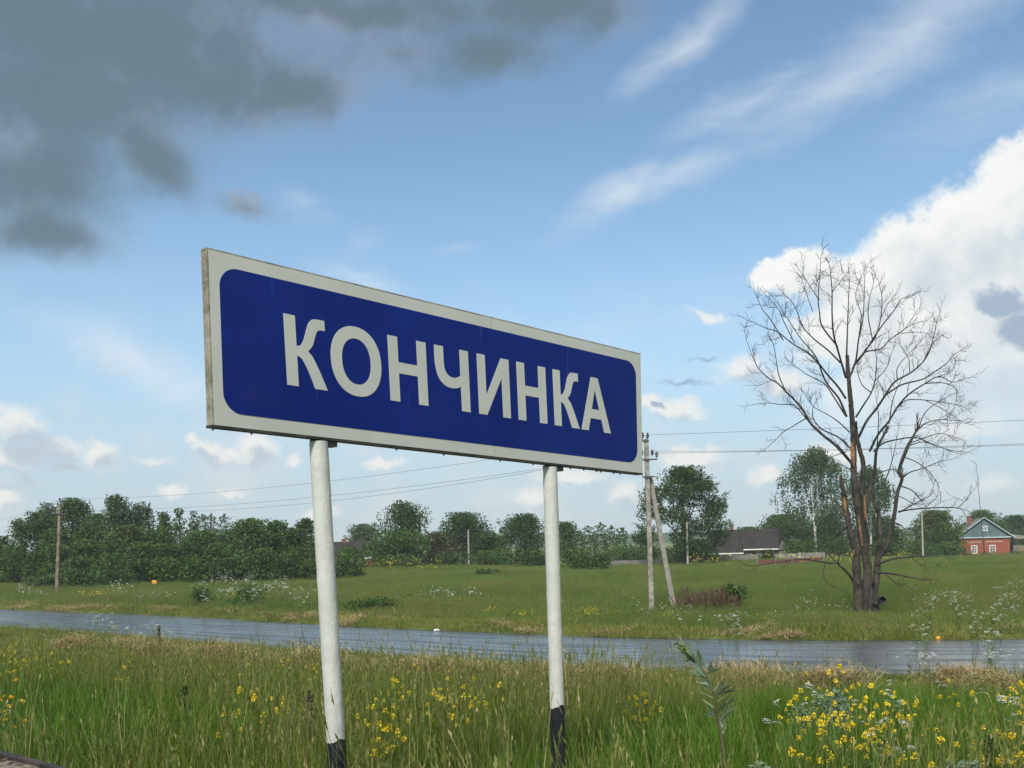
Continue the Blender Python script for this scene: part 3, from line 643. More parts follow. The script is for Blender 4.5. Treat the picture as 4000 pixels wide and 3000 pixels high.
def lett(polys, us, u0=0.0):
    mb_ = MB()
    for p_ in polys: slab(mb_, [(u0 + (u + (v - .195) * .03) * us, v) for u, v in p_], .0008, .0030)
    obj('letter', mb_.mesh('letter', m_white), BP)
T_, Bt = .195, .493
def sub(pts, n=5): return [tuple(q_) for q_ in catmull(pts, n)]
# К : stem, curved upper arm, curved leg (measured in board metres, shear handled in lett)
def kk(u0, s):
    up = sub([(.056, .322), (.076, .316), (.092, .292), (.103, .262), (.118, .222), (.138, .199), (.162, .193), (.203, .1925)])
    dn_ = sub([(.203, .2365), (.178, .237), (.162, .246), (.150, .274), (.136, .310), (.112, .337)])
    lg = sub([(.112, .337), (.132, .356), (.148, .382), (.166, .416), (.202, .493)])
    lg2 = [(.138, .493)] + sub([(.138, .493), (.112, .430), (.094, .396), (.078, .373), (.056, .362)])[1:]
    arm = [(.056, .3225)] + up[1:] + dn_ + lg[1:] + lg2
    lett([[(0, T_), (.0559, T_), (.0559, Bt), (0, Bt)], arm], s, u0)
kk(.333, 1.0)
def ring(u0, u1, v0, v1, tx, ty, n=40):
    cx_, cy_ = (u0 + u1) / 2, (v0 + v1) / 2; P_ = []
    e_ = lambda a_, rx, ry: (cx_ + rx * np.sign(math.cos(a_)) * abs(math.cos(a_)) ** .92, cy_ + ry * np.sign(math.sin(a_)) * abs(math.sin(a_)) ** .92)
    mb_ = MB(); rx, ry = (u1 - u0) / 2, (v1 - v0) / 2
    for k in range(n):
        a0, a1 = 2 * math.pi * k / n, 2 * math.pi * (k + 1) / n
        slab(mb_, [(u + (v - .195) * .03, v) for u, v in (e_(a0, rx, ry), e_(a1, rx, ry), e_(a1, rx - tx, ry - ty), e_(a0, rx - tx, ry - ty))], .0008, .0030)
    obj('letter', mb_.mesh('letter', m_white), BP)
ring(.560, .832, .189, .498, .058, .053)
H_ = lambda u0, u1: lett([[(0, T_), (.056, T_), (.056, Bt), (0, Bt)], [(u1 - u0 - .056, T_), (u1 - u0, T_), (u1 - u0, Bt), (u1 - u0 - .056, Bt)], [(.0561, .311), (u1 - u0 - .0561, .311), (u1 - u0 - .0561, .362), (.0561, .362)]], 1, u0)
H_(.876, 1.100)
cur = [(0, T_), (.056, T_), (.056, .270)] + sub([(.056, .270), (.060, .300), (.073, .322), (.095, .335), (.120, .337), (.142, .331), (.160, .3205)])[1:] + [(.160, .374)] + sub([(.160, .374), (.135, .385), (.105, .389), (.070, .385), (.035, .366), (.012, .332), (0, .280)])[1:]
lett([cur, [(.1602, T_), (.216, T_), (.216, Bt), (.1602, Bt)]], 1, 1.152)
lett([[(0, T_), (.054, T_), (.054, Bt), (0, Bt)], [(.165, T_), (.219, T_), (.219, Bt), (.165, Bt)], [(.0542, .395), (.1648, T_), (.1648, .295), (.0542, Bt)]], 1, 1.426)
H_(1.701, 1.915)
kk(1.972, .985)
aL = lambda u: u
lett([[(.093, T_), (.1215, T_), (.1215, .262), (.0575, Bt), (0, Bt)], [(.1217, T_), (.150, T_), (.247, Bt), (.189, Bt), (.1217, .262)], [(.0925, .372), (.1545, .372), (.170, .424), (.077, .424)]], 1, 2.187)
# posts
def paint(name, c1, c2, rust=True, rough=.45):
    m_ = bpy.data.materials.new(name); m_.use_nodes = True; t = NB(m_.node_tree); t.n.clear()
    tc = t.node('ShaderNodeTexCoord').outputs['Object']
    c_ = t.mix(t.ss(t.noise(tc, 7, 6, .65), .35, .7), c1, c2)
    if rust:
        c_ = t.mix(t.ss(t.noise(tc, 16, 6, .7), .70, .76), c_, (.40, .22, .07)); c_ = t.mix(t.m('MULTIPLY', t.ss(t.noise(t.v('MULTIPLY', tc, (60, 60, 14)), 1.0, 3, .6), .74, .80), .7), c_, (.14, .14, .12))
    h_ = t.m('ADD', t.noise(t.v('MULTIPLY', tc, (1, 1, .55)), 55, 5, .6), t.m('MULTIPLY', t.noise(tc, 18, 3, .5), .8))
    b_ = t.node('ShaderNodeBump', {'Strength': .55, 'Distance': .006, 'Height': h_})
    p_ = t.node('ShaderNodeBsdfPrincipled', {'Base Color': c_, 'Roughness': rough, 'Specular IOR Level': .4, 'Normal': b_.outputs[0]}); t.node('ShaderNodeOutputMaterial', {'Surface': p_.outputs[0]}); return m_
m_pw = paint('lumpy_white_paint', (.47, .48, .435), (.41, .42, .385)); m_pb = paint('lumpy_black_paint', (.010, .012, .016), (.022, .024, .028), False, .35)
def plane_hit(px, py, off):
    d = ray(px, py); o_ = B0 + nn * off; return EYE + d * (((o_ - EYE) @ nn) / (d @ nn))
for (tx_, ty_, bx_, by_, band, wpx) in ((1244, 1722, 1311.5, 2890, 2890, 73), (2148, 1822, 2180.5, 2900, 2757, 56)):
    top = plane_hit(tx_, ty_, -TH * .72); r_ = wpx / 2 / F * top[1]; bot = at(bx_, by_, top[1] * .997); dr = (bot - top) / (top[2] - bot[2])
    end = top + dr * (top[2] - (gz1(bot[0], bot[1]) - .3)); top = top + dr * .004
    zz = np.linspace(0, 1, 60); ptz = top + (end - top) * zz[:, None] - so_
    V_, F_ = tube(ptz, np.full(60, r_), 28); V_ += rng.standard_normal(V_.shape) * .0005
    po = obj('post', me_arrays('post', V_, [F_], [m_pw], True), SG)
    bnd = at(bx_, band, top[1]); u0 = (top[2] - bnd[2]) / (top[2] - end[2])
    zz = np.linspace(u0, 1, 24); ptz = top + (end - top) * zz[:, None] - so_
    V_, F_ = tube(ptz, np.full(24, r_ * 1.04), 40); V_[:40, 2] += rng.standard_normal(40) * .0018 + .006 * np.sin(np.arange(40) * .31); V_[5:8, 2] += .006
    obj('black_band', me_arrays('black_band', V_, [F_], [m_pb], True), po)
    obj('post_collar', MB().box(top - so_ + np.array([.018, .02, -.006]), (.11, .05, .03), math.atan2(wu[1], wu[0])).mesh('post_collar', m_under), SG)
m_drop = mat('rain_drop', (.10, .11, .11), rough=.05, spec=.8)
for u in (.02, .19, .52, .93, 1.22, 1.60, 1.83, 1.97, 2.1, 2.22, 2.31, 2.38, 2.46, 2.55):
    c_ = S(u + rng.uniform(-.02, .02), BH + .008, -.010)
    obj('rain_drop', MB().tube([c_, c_ + (0, 0, -.004), c_ + (0, 0, -.009), c_ + (0, 0, -.012)], [.0025, .005, .0048, .001], 8).mesh('rain_drop', m_drop, True), SG)

# weathered slab poking into the lower left corner
m_slab = bpy.data.materials.new('flaking_brown_concrete'); m_slab.use_nodes = True; t = NB(m_slab.node_tree); t.n.clear()
tc = t.node('ShaderNodeNewGeometry').outputs['Position']
f_ = t.ss(t.noise(tc, 20, 8, .62), .42, .54); cc = t.mix(f_, (.028, .018, .015), (.19, .165, .13)); cc = t.mix(t.ss(t.noise(tc, 40, 4, .6), .55, .7), cc, (.05, .03, .025))
b_ = t.node('ShaderNodeBump', {'Strength': .8, 'Distance': .015, 'Height': t.m('ADD', f_, t.noise(tc, 90, 4))})
p = t.node('ShaderNodeBsdfPrincipled', {'Base Color': cc, 'Roughness': .85, 'Specular IOR Level': .2, 'Normal': b_.outputs[0]}); t.node('ShaderNodeOutputMaterial', {'Surface': p.outputs[0]})
m_cap = mat('dark_rusty_edge', (.02, .016, .016), (.05, .038, .034), 20, .7, coord='World')
e0 = at(0, 2932, 3.2); e1 = at(262, 3000, 3.2); zc_ = e0[2]; d1_ = ray(262, 3000); e1 = EYE + d1_ * ((zc_ - 3.2) / d1_[2])
dv = (e1 - e0) / np.linalg.norm(e1 - e0); nv = np.array([-dv[1], dv[0], 0]); nv = nv if nv[1] > 0 else -nv
PE = thing('concrete_parapet', 'flaking brown concrete parapet edge poking into the lower left corner', 'parapet', (*(e0[:2]), gz1(e0[0], e0[1]) - .1))
po_ = np.array(PE.location); A_ = e0 - dv * 1.6 - po_; C_ = e1 + dv * .9 - po_
sl_ = MB()
nseg = 24
for k in range(nseg):
    a_ = A_ + (C_ - A_) * k / nseg; c_ = A_ + (C_ - A_) * (k + 1) / nseg
    sl_.add([(*(a_ - nv * .002)[:2], 0), (*(c_ - nv * .002)[:2], 0), tuple(c_ - nv * .002 - np.array([0, 0, .0095])), tuple(a_ - nv * .002 - np.array([0, 0, .0095])), (*(a_ - nv * .14)[:2], 0), (*(c_ - nv * .14)[:2], 0), tuple(c_ - nv * .14 - np.array([0, 0, .03])), tuple(a_ - nv * .14 - np.array([0, 0, .03]))],
            [(0, 1, 2, 3), (7, 6, 5, 4), (3, 2, 6, 7)] + ([(0, 3, 7, 4)] if k == 0 else []) + ([(1, 5, 6, 2)] if k == nseg - 1 else []))
obj('wall_body', sl_.mesh('wall_body', m_slab), PE)
mid = (A_ + C_) / 2 - nv * .008
obj('coping_edge', MB().box((mid[0], mid[1], mid[2] - .0045), (np.linalg.norm(C_ - A_), .022, .009), math.atan2(dv[1], dv[0])).mesh('coping_edge', m_cap), PE)

# ------------------------------------------------------------------ foliage tools
def leafmat(name, c1, c2, trans=.28, rough=.55, spec=.25):
    return mat(name, c1, c2, scale=.9, rough=rough, spec=spec, trans=trans, island=True, coord='World', lo=.3, hi=.7)
m_bark = mat('grey_brown_bark', (.055, .043, .032), (.12, .10, .08), 5, .9, bump=.5, bscale=18)
m_birch = mat('white_birch_bark', (.60, .59, .55), (.05, .045, .04), 2.6, .8, detail=3, lo=.54, hi=.62)
LEAF = {'dark': leafmat('dark_green_leaves', (0.025, 0.056, 0.010), (0.060, 0.108, 0.021)),
        'mid': leafmat('mid_green_leaves', (0.035, 0.078, 0.013), (0.081, 0.138, 0.027)),
        'olive': leafmat('olive_green_leaves', (0.050, 0.083, 0.017), (0.099, 0.135, 0.031)),
        'pale': leafmat('pale_grey_green_leaves', (0.058, 0.091, 0.038), (0.104, 0.146, 0.065)),
        'birch': leafmat('birch_leaves', (0.034, 0.069, 0.021), (0.073, 0.120, 0.039)),
        'bush': leafmat('bush_leaves', (0.034, 0.077, 0.010), (0.079, 0.138, 0.023)),
        'red': leafmat('brownish_twiggy_leaves', (0.052, 0.054, 0.021), (0.094, 0.089, 0.037))}
def leaf_quads(C, size, up=.35, asp=.62, droop=0):
    n = len(C); a_ = rng.standard_normal((n, 3)); a_[:, 2] = a_[:, 2] * .7 - droop; a_ /= np.linalg.norm(a_, axis=1)[:, None]
    nrm = rng.standard_normal((n, 3)); nrm[:, 2] += up * 3; b_ = np.cross(nrm, a_); b_ /= np.linalg.norm(b_, axis=1)[:, None] + 1e-9
    s1 = (size * rng.uniform(.65, 1.35, n))[:, None] if np.ndim(size) == 0 else size[:, None]; s2 = s1 * asp
    V_ = np.stack([C - a_ * s1 * .5, C + b_ * s2 * .5 + a_ * s1 * .05, C + a_ * s1 * .55, C - b_ * s2 * .5 + a_ * s1 * .05], 1).reshape(-1, 3)
    return V_, np.arange(4 * n).reshape(n, 4)
def sphere_pts(n):
    v = rng.standard_normal((n, 3)); return v / np.linalg.norm(v, axis=1)[:, None]
def crown(kind, w, h, base, dens=85, leaf=.24, K=None):
    """leaf centres of one crown, local coordinates, root at 0"""
    if kind == 'poplar':
        K = K or max(3, int(w / 1.3)); C = []
        for k in range(K):
            x = (k - (K - 1) / 2) * w / K + rng.uniform(-.2, .2); y = rng.uniform(-.25, .25) * w; hh_ = h * rng.uniform(.82, 1) * (1 - .18 * abs(x) / (w / 2 + .1)); lw = w / K * rng.uniform(.75, 1.05)
            n = int(dens * lw * (hh_ - base) * 1.3); u = rng.uniform(0, 1, n); rr_ = lw * (.85 * np.sin(np.pi * (.1 + .86 * u)) ** .7) * np.sqrt(rng.uniform(.1, 1, n)); a_ = rng.uniform(0, 6.283, n)
            cl_ = .22 * np.sin(u * 40 + k) * lw
            C.append(np.stack([x + (rr_ + cl_) * np.cos(a_), y + rr_ * np.sin(a_), base + (hh_ - base) * u], 1))
        return np.concatenate(C), leaf
    area = w * (h - base); dn_k = {'sparse': .6, 'open': 1.05, 'bush': 1.25}.get(kind, 1.1)
    K = K or int(12 + area / 2.6); tot = int(dens * area * dn_k * 1.9)
    flat = kind == 'bush'
    zc_ = rng.uniform(0, 1, K) ** (.85 if not flat else 1.2); prof = (np.sin(np.pi * np.clip(.2 + .78 * zc_, 0, 1)) ** .75) if not flat else np.sqrt(1 - .85 * zc_ ** 2)
    lr = np.clip(rng.uniform(.17, .30, K) * w * (.55 + .45 * prof), .18, 1.7 if kind != 'open' else 1.25)
    an = rng.uniform(0, 6.283, K); rr_ = np.maximum(w / 2 * prof - lr * .8, 0) * np.sqrt(rng.uniform(.15, 1, K))
    lb_ = np.stack([rr_ * np.cos(an), rr_ * np.sin(an), np.minimum(base + (h - base) * zc_, h - lr * .75), lr], 1)
    lb_[0] = (rng.uniform(-.1, .1) * w, 0, h - lb_[0, 3] * .8, lb_[0, 3])
    wt = lr ** 2; wt /= wt.sum(); C = []
    for (x, y, z, r), q in zip(lb_, wt):
        n = int(tot * q) + 6; d = sphere_pts(n); rad = r * rng.uniform(.25, 1.1, n) ** .55
        sub_ = np.array([x, y, z]) + d * rad[:, None] * np.array([1, 1, .85])
        nc = max(5, n // 12); cc_ = sub_[rng.integers(0, n, nc)]; k_ = rng.integers(0, nc, n)
        sub_ = np.where(rng.random((n, 1)) < .6, cc_[k_] + rng.standard_normal((n, 3)) * (.22 if w > 3 else .12), sub_)
        ntw = max(2, n // 60); tw_ = sphere_pts(ntw); tw_[:, 2] = np.abs(tw_[:, 2]); kk_ = rng.integers(0, ntw, n // 9)   # leafy shoots breaking the outline
        sh = np.array([x, y, z]) + tw_[kk_] * (r * rng.uniform(.9, 1.45, (len(kk_), 1))) + rng.standard_normal((len(kk_), 3)) * .09
        sub_ = np.concatenate([sub_, sh])
        if kind == 'birch':
            ns = max(4, n // 16); st_ = sub_[rng.integers(0, n, ns)]; k_ = rng.integers(0, ns, n // 2); dn__ = rng.uniform(0, 1, n // 2) ** .8 * rng.uniform(.5, 1.7, ns)[k_] * min(r, 1.2)
            hang = st_[k_] + rng.standard_normal((n // 2, 3)) * .06; hang[:, 2] -= dn__; sub_ = np.concatenate([sub_[: n // 2], hang])
        C.append(sub_)
    C = np.concatenate(C); C = C[(C[:, 2] > .05) & (C[:, 2] < h * 1.02)]
    return C, leaf
def tree(name, label, cat, px, ytop, wpx, Y, kind='round', leaf='mid', base=.25, dens=85, lsize=.24, group=None, trunk='bark', tr=None, K=None, fork=5, dz=0, stems=1):
    B_ = at(px, 2117, Y); T_ = at(px, ytop, Y); x = B_[0] + (PX - px) * 0; z0 = gz1(x, Y) + dz
    h = T_[2] - z0; w = wpx * (1.3 if kind not in ('bush', 'open') else 1.1) / F * Y
    root = thing(name, label, cat, (x, Y, z0), group=group)
    C, ls = crown(kind, w, h, base * h, dens, lsize, K)
    V_, F_ = leaf_quads(C, ls, droop=.9 if kind == 'birch' else 0)
    obj('crown', me_arrays('crown', V_, [F_], [LEAF[leaf]]), root)
    tb_ = TB(); r0 = tr or max(.06, .022 * h)
    for sidx in range(stems):
        ox_ = 0 if stems == 1 else (sidx - (stems - 1) / 2) * .35 * w / stems; lean = rng.uniform(-.06, .06) * h * (1 + stems > 1)
        hp = h * (.86 if kind != 'bush' else .6)
        main = catmull([(ox_ * .3, 0, -.2), (ox_ * .6 + lean * .3, rng.uniform(-.1, .1), hp * .3), (ox_ + lean * .6, rng.uniform(-.2, .2), hp * .65), (ox_ + lean, 0, hp)], 5)
        u_ = np.linspace(0, 1, len(main)); tb_.add(main, r0 * (1.15 - .95 * u_) + .015, 8 if h > 5 else 5, .05)
        for _ in range(fork):
            i0 = rng.integers(int(len(main) * .3), len(main) - 2); p0_ = main[i0]; e_ = C[rng.integers(0, len(C))]
            if e_[2] < p0_[2]: e_ = e_.copy(); e_[2] = p0_[2] + .12 * h
            tb_.add(catmull([p0_, p0_ * .55 + e_ * .45 + np.array([0, 0, .04 * h]), e_], 4), np.linspace(r0 * .5 * (1.1 - u_[i0]) + .02, .012, 9), 5)
    obj('trunk', tb_.mesh('trunk', [m_birch if trunk == 'birch' else m_bark]), root)
    return root

# ------------------------------------------------------------------ tree belt (each tree measured in the photograph: column, top, width, distance)
TREES = [
 ('broadleaf_tree', 'ragged small tree at the far left end of the tree belt', 78, 2028, 110, 112, 'sparse', 'mid', .25, 85),
 ('broadleaf_tree', 'dark leafy tree stepping up behind the left power pole, left side', 150, 2000, 170, 114, 'round', 'dark', .15, 90),
 ('ash_tree', 'pale thin crowned tree showing behind the left power pole', 190, 1968, 100, 120, 'sparse', 'pale', .35, 95),
 ('maple_tree', 'tall dark dense tree just right of the left power pole', 292, 1950, 190, 116, 'round', 'dark', .12, 95),
 ('broadleaf_tree', 'dark slope of foliage filling the gap right of the tall dark tree', 372, 2010, 150, 114, 'round', 'mid', .1, 85),
 ('birch_tree', 'tall birch with white trunk and drooping sprays in the left belt', 455, 1936, 150, 112, 'birch', 'birch', .3, 95),
 ('birch_tree', 'lighter drooping birch right of the tall left birch', 552, 1962, 130, 114, 'birch', 'birch', .25, 80),
 ('ash_tree', 'thin pale young tree left of the upright poplars', 642, 2004, 80, 118, 'sparse', 'pale', .2, 80),
 ('poplar_tree', 'narrow green tree with a rounded point left of the grey poplars', 706, 1974, 110, 112, 'poplar', 'mid', .12, 110),
 ('poplar_tree', 'grey green row of upright poplar plumes above the left thicket', 815, 1962, 190, 128, 'poplar', 'pale', .30, 95),
 ('broadleaf_tree', 'round topped green tree right of the poplars', 980, 2030, 190, 104, 'round', 'mid', .1, 90),
 ('broadleaf_tree', 'bushy green tree with an uneven top left of the left signpost', 1085, 2036, 150, 106, 'round', 'mid', .1, 90),
 ('broadleaf_tree', 'small tree with loose top touching the left signpost', 1196, 2026, 100, 110, 'round', 'dark', .12, 90),
 ('willow_tree', 'pale grey tree behind the half hidden house', 1418, 2050, 160, 158, 'round', 'pale', .15, 80),
 ('ash_tree', 'tall ragged ash with drooping tufts between the signposts', 1566, 1958, 200, 128, 'birch', 'dark', .42, 90),
 ('broadleaf_tree', 'broad green tree under the tall ragged ash', 1560, 2075, 250, 124, 'round', 'mid', .05, 90),
 ('broadleaf_tree', 'low brownish green tree right of the tall ragged ash', 1700, 2078, 150, 128, 'round', 'red', .08, 85),
 ('broadleaf_tree', 'round dark green tree left of the right signpost', 1806, 2004, 215, 132, 'round', 'dark', .06, 95),
 ('broadleaf_tree', 'wide dark tree behind the right signpost', 2048, 2010, 190, 134, 'round', 'dark', .05, 95),
 ('broadleaf_tree', 'low green tree filling the gap left of the right signpost', 1925, 2085, 170, 132, 'round', 'mid', .05, 85),
 ('poplar_tree', 'loose topped tree just right of the right signpost', 2215, 2040, 120, 138, 'sparse', 'mid', .1, 110),
 ('poplar_tree', 'row of light green upright trees right of the right signpost', 2325, 2036, 190, 140, 'poplar', 'mid', .05, 105),
 ('spruce_tree', 'dark pointed tree left of the concrete power pole', 2498, 2086, 80, 142, 'round', 'dark', .05, 90),
 ('oak_tree', 'big spreading tree with sky gaps right of the concrete power pole', 2668, 1826, 375, 122, 'open', 'dark', .06, 80),
 ('broadleaf_tree', 'low dark tree at the left gable of the log house', 2742, 2110, 110, 152, 'round', 'dark', .05, 90),
 ('broadleaf_tree', 'leafy green tree behind the chimney of the log house', 2925, 2060, 150, 172, 'round', 'mid', .1, 85),
 ('broadleaf_tree', 'wide green tree behind the right end of the log house', 3060, 2012, 220, 166, 'round', 'mid', .05, 90),
 ('broadleaf_tree', 'green tree behind the white birch trunks', 3215, 2020, 210, 164, 'round', 'mid', .05, 90),
 ('birch_tree', 'tall drooping birch with white trunk left of the dead tree', 3192, 1748, 268, 146, 'birch', 'birch', .34, 60),
 ('birch_tree', 'second birch seen through the stems of the dead tree', 3400, 1822, 195, 152, 'birch', 'birch', .32, 55),
 ('broadleaf_tree', 'dark tree right behind the trunk of the dead tree', 3435, 2020, 190, 160, 'round', 'dark', .05, 90),
 ('broadleaf_tree', 'light green tree between the dead tree and the brick house', 3655, 1996, 190, 162, 'round', 'olive', .08, 88),
 ('apple_tree', 'knobbly green tree rising behind the brick house gable', 3838, 1994, 150, 182, 'round', 'mid', .2, 80),
 ('broadleaf_tree', 'distant dark trees right of the brick house roof', 3965, 2014, 140, 205, 'round', 'dark', .05, 80),
 ('broadleaf_tree', 'mid green tree low in front of the tall dark tree by the left power pole', 235, 2068, 160, 108, 'round', 'mid', .0, 90),
 ('broadleaf_tree', 'light green tree below the drooping birches', 505, 2052, 190, 107, 'round', 'olive', .0, 90),
 ('broadleaf_tree', 'green tree between the birches and the upright poplars', 615, 2070, 150, 108, 'round', 'mid', .0, 90),
 ('broadleaf_tree', 'broad low tree under the grey green poplars', 800, 2076, 220, 108, 'round', 'mid', .0, 90),
 ('broadleaf_tree', 'dark low tree in the dip between the poplars and the round topped tree', 900, 2072, 150, 110, 'round', 'dark', .0, 90),
 ('broadleaf_tree', 'dark tree at the far left edge of the picture', 0, 2092, 150, 112, 'round', 'dark', .0, 90),
 ('broadleaf_tree', 'dark tree filling the edge beside the left signpost', 1150, 2066, 170, 106, 'round', 'dark', .0, 90),
]
for (nm, lab, px, yt, wp, Y, kind, lf, bs, dn) in TREES:
    op = kind == 'open'
    tree(nm, lab, 'tree', px, yt, wp, Y, kind, lf, bs, dn, .26 if Y < 150 else .30, trunk='birch' if nm == 'birch_tree' else 'bark', fork=14 if op else (9 if nm == 'birch_tree' else 5),
         K=64 if op else None, tr=.26 if op else (.17 if nm == 'birch_tree' else None))
BUSH = [(-20, 2120, 130, 108), (60, 2132, 140, 106), (150, 2150, 130, 104), (220, 2128, 120, 103), (300, 2175, 160, 98), (330, 2110, 170, 106), (420, 2160, 170, 98), (470, 2105, 190, 106), (560, 2120, 190, 104), (540, 2185, 150, 98), (650, 2125, 160, 103), (640, 2180, 150, 99), (740, 2115, 170, 104), (760, 2170, 160, 99), (850, 2120, 170, 104), (870, 2180, 150, 99), (950, 2150, 160, 100), (1040, 2140, 160, 100), (1120, 2165, 140, 99), (1190, 2130, 150, 102), (1210, 2185, 110, 98)]
BLAB = ['leafy bush at the far left picture edge', 'leafy bush under the ragged tree at far left', 'leafy bush left of the left power pole', 'leafy bush directly behind the left power pole', 'leafy bush low down just right of the left power pole', 'leafy bush under the tall dark tree', 'leafy bush low down left of the tall birch', 'leafy bush under the tall drooping birch', 'leafy bush under the lighter second birch', 'leafy bush low down between the two birches', 'leafy bush under the thin pale young tree', 'leafy bush low down right of the marker plate', 'leafy bush under the pointed narrow poplar', 'leafy bush low down under the pointed poplar', 'leafy bush under the grey green poplars', 'leafy bush low down under the grey green poplars', 'leafy bush left of the round topped tree', 'leafy bush under the round topped tree', 'leafy bush low down near the left signpost', 'leafy bush touching the left signpost', 'lowest leafy bush at the left signpost']
for (px, yt, wp, Y), lab_ in zip(BUSH, BLAB): tree('bush', lab_, 'bush', px, yt, wp, Y, 'bush', rng.choice(['bush', 'mid', 'dark']), .02, 95, .25, group='bushes of the left thicket', fork=2, stems=3, tr=.05)
for (nm, lab, px, yt, wp, Y, lf, dn) in [
 ('bush', 'low dark bush standing forward at the left of the power pole', 165, 2246, 150, 92, 'dark', 95), ('bush', 'low dark bush spreading behind the foot of the left power pole', 290, 2222, 170, 93, 'dark', 95), ('bush', 'dark bush in front of the left thicket, left of the marker plate', 440, 2225, 160, 94, 'dark', 95),
 ('bush', 'rounded bush just right of the left signpost', 1358, 2162, 130, 98, 'bush', 100), ('bush', 'small bush at the right edge of the left signpost', 1290, 2190, 80, 96, 'dark', 95),
 ('bush', 'low dark flat bush alone in the meadow between the signposts', 1900, 2222, 110, 96, 'dark', 95), ('bush', 'rounded green bush right of the right signpost', 2268, 2142, 150, 106, 'bush', 105), ('bush', 'wider bush touching the left end of the plank fence', 2345, 2165, 90, 104, 'bush', 100),
 ('hedge', 'long low hedge behind the left end of the plank fence', 2430, 2134, 200, 132, 'mid', 95), ('bush', 'bush below the dark pointed tree, behind the fence', 2545, 2132, 120, 136, 'dark', 95), ('bush', 'dark undergrowth at the foot of the big spreading tree', 2680, 2110, 230, 130, 'dark', 90),
 ('bush', 'bush half hiding the right end of the log house windows', 3000, 2146, 70, 129, 'dark', 85), ('bush', 'bushes behind the plank fence under the birch', 3130, 2110, 170, 140, 'mid', 90), ('bush', 'dark bush left of the dead tree trunk', 3260, 2105, 180, 142, 'dark', 90),
 ('lilac_bush', 'dark dense bush right of the dead tree trunk', 3440, 2108, 170, 142, 'dark', 100), ('lilac_bush', 'dense green bush left of the brick house beside the thin pole', 3590, 2112, 170, 146, 'bush', 105), ('lilac_bush', 'dense round bush against the left corner of the brick house', 3710, 2114, 150, 150, 'bush', 105),
 ('bush', 'low bush under the brick house windows', 3860, 2158, 190, 150, 'bush', 80), ('bush', 'low bush in front of the grey lean to shed', 3975, 2152, 110, 152, 'bush', 80), ('bush', 'bush at the foot of the round dark tree, left of the thin pole', 1740, 2160, 170, 124, 'dark', 95), ('bush', 'bush right of the thin bare pole between the signposts', 1900, 2150, 190, 126, 'mid', 95), ('bush', 'bush hard against the left of the right signpost', 2075, 2150, 190, 126, 'dark', 95),
 ('bush', 'bush at the foot of the tall ragged ash', 1570, 2165, 240, 118, 'dark', 95), ('bush', 'bushes under the roof of the half hidden house', 1370, 2140, 130, 122, 'bush', 95), ('bush', 'bush right of the half hidden house roof', 1440, 2130, 90, 132, 'dark', 95)]:
    tree(nm, lab, 'hedge' if nm == 'hedge' else 'bush', px, yt, wp, Y, 'bush', lf, .0, dn, .24, fork=2, stems=3, tr=.04)
# two-stemmed young shrub by the dry stalks
tree('shrub', 'small twin topped shrub on bare stems right of the dry brown stalks', 'shrub', 2868, 2284, 95, 47, 'round', 'bush', .30, 190, .13, K=12, stems=2, tr=.04, fork=3)
# low roadside shrubs
for px, yt, wp, Y, lf, lab in [(1480, 2328, 210, 45.5, 'dark', 'low leafy shrub on the far verge between the signposts'), (1395, 2338, 150, 46, 'bush', 'low shrub on the far verge just right of the left signpost'), (780, 2296, 120, 56, 'bush', 'leafy clump below the white umbels left of the left signpost'), (960, 2284, 180, 54, 'bush', 'tall leafy clump on the far verge left of the left signpost')]:
    tree('shrub', lab, 'shrub', px, yt, wp, Y, 'bush', lf, 0, 210, .12, stems=3, tr=.02, fork=1)

# ------------------------------------------------------------------ dead tree
m_dead = mat('dead_tree_bark', (.017, .0145, .0115), (.050, .043, .034), 4, .9, bump=.8, bscale=14, detail=8)
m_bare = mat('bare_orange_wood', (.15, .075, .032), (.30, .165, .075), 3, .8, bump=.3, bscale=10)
m_deadgrey = mat('silvered_dead_wood', (.019, .016, .0125), (.060, .051, .041), 3, .9, bump=.7, bscale=14, detail=8)
YD = 41.5
z1 = lambda p: (2800 + .5425 * p[0], 950 + .5425 * p[1]); z2 = lambda p: (2900 + .4521 * p[0], 1700 + .4521 * p[1])
tbx = at(3392, 2412, YD); tz = gz1(tbx[0], YD)
DT = thing('dead_tree', 'tall bare dead tree with several split stems and peeling bark', 'tree', (tbx[0], YD, tz))
d0 = np.array(DT.location)
def pts3(pl, zf, y0, y1, wob=.12):
    pp = [zf(p_) for p_ in pl]; n = len(pp); out = []
    for k, (a_, b_) in enumerate(pp):
        u = k / max(1, n - 1); out.append(at(a_, b_, YD + y0 + (y1 - y0) * u + (rng.uniform(-wob, wob) if 0 < k else 0)) - d0)
    return np.array(out)
TW = TB(); twcount = 0
def twig(p, d, ln, r, lvl):
    global twcount
    n = 5; pts = [p]; q = p.copy(); dd_ = d / np.linalg.norm(d)
    for k in range(n):
        dd_ = dd_ + rng.standard_normal(3) * .17 + np.array([0, 0, .05]); dd_ /= np.linalg.norm(dd_); q = q + dd_ * ln / n; pts.append(q)
    pts = np.array(pts); TW.add(pts, np.linspace(r, max(.0052, r * .45), n + 1), 3 if r < .02 else 4); twcount += 1
    if lvl > 0:
        for k in range(1, n + 1):
            for _ in range(1 if rng.random() < .78 else 2):
                ax = rng.standard_normal(3); t_ = pts[min(k, n)] - pts[k - 1]; t_ /= np.linalg.norm(t_); s_ = ax - t_ * (ax @ t_); s_ /= np.linalg.norm(s_); s_[1] *= .8
                twig(pts[k], t_ * .75 + s_ * rng.uniform(.45, .95) + np.array([0, 0, .12]), ln * rng.uniform(.35, .62), max(.0055, r * .6), lvl - 1)
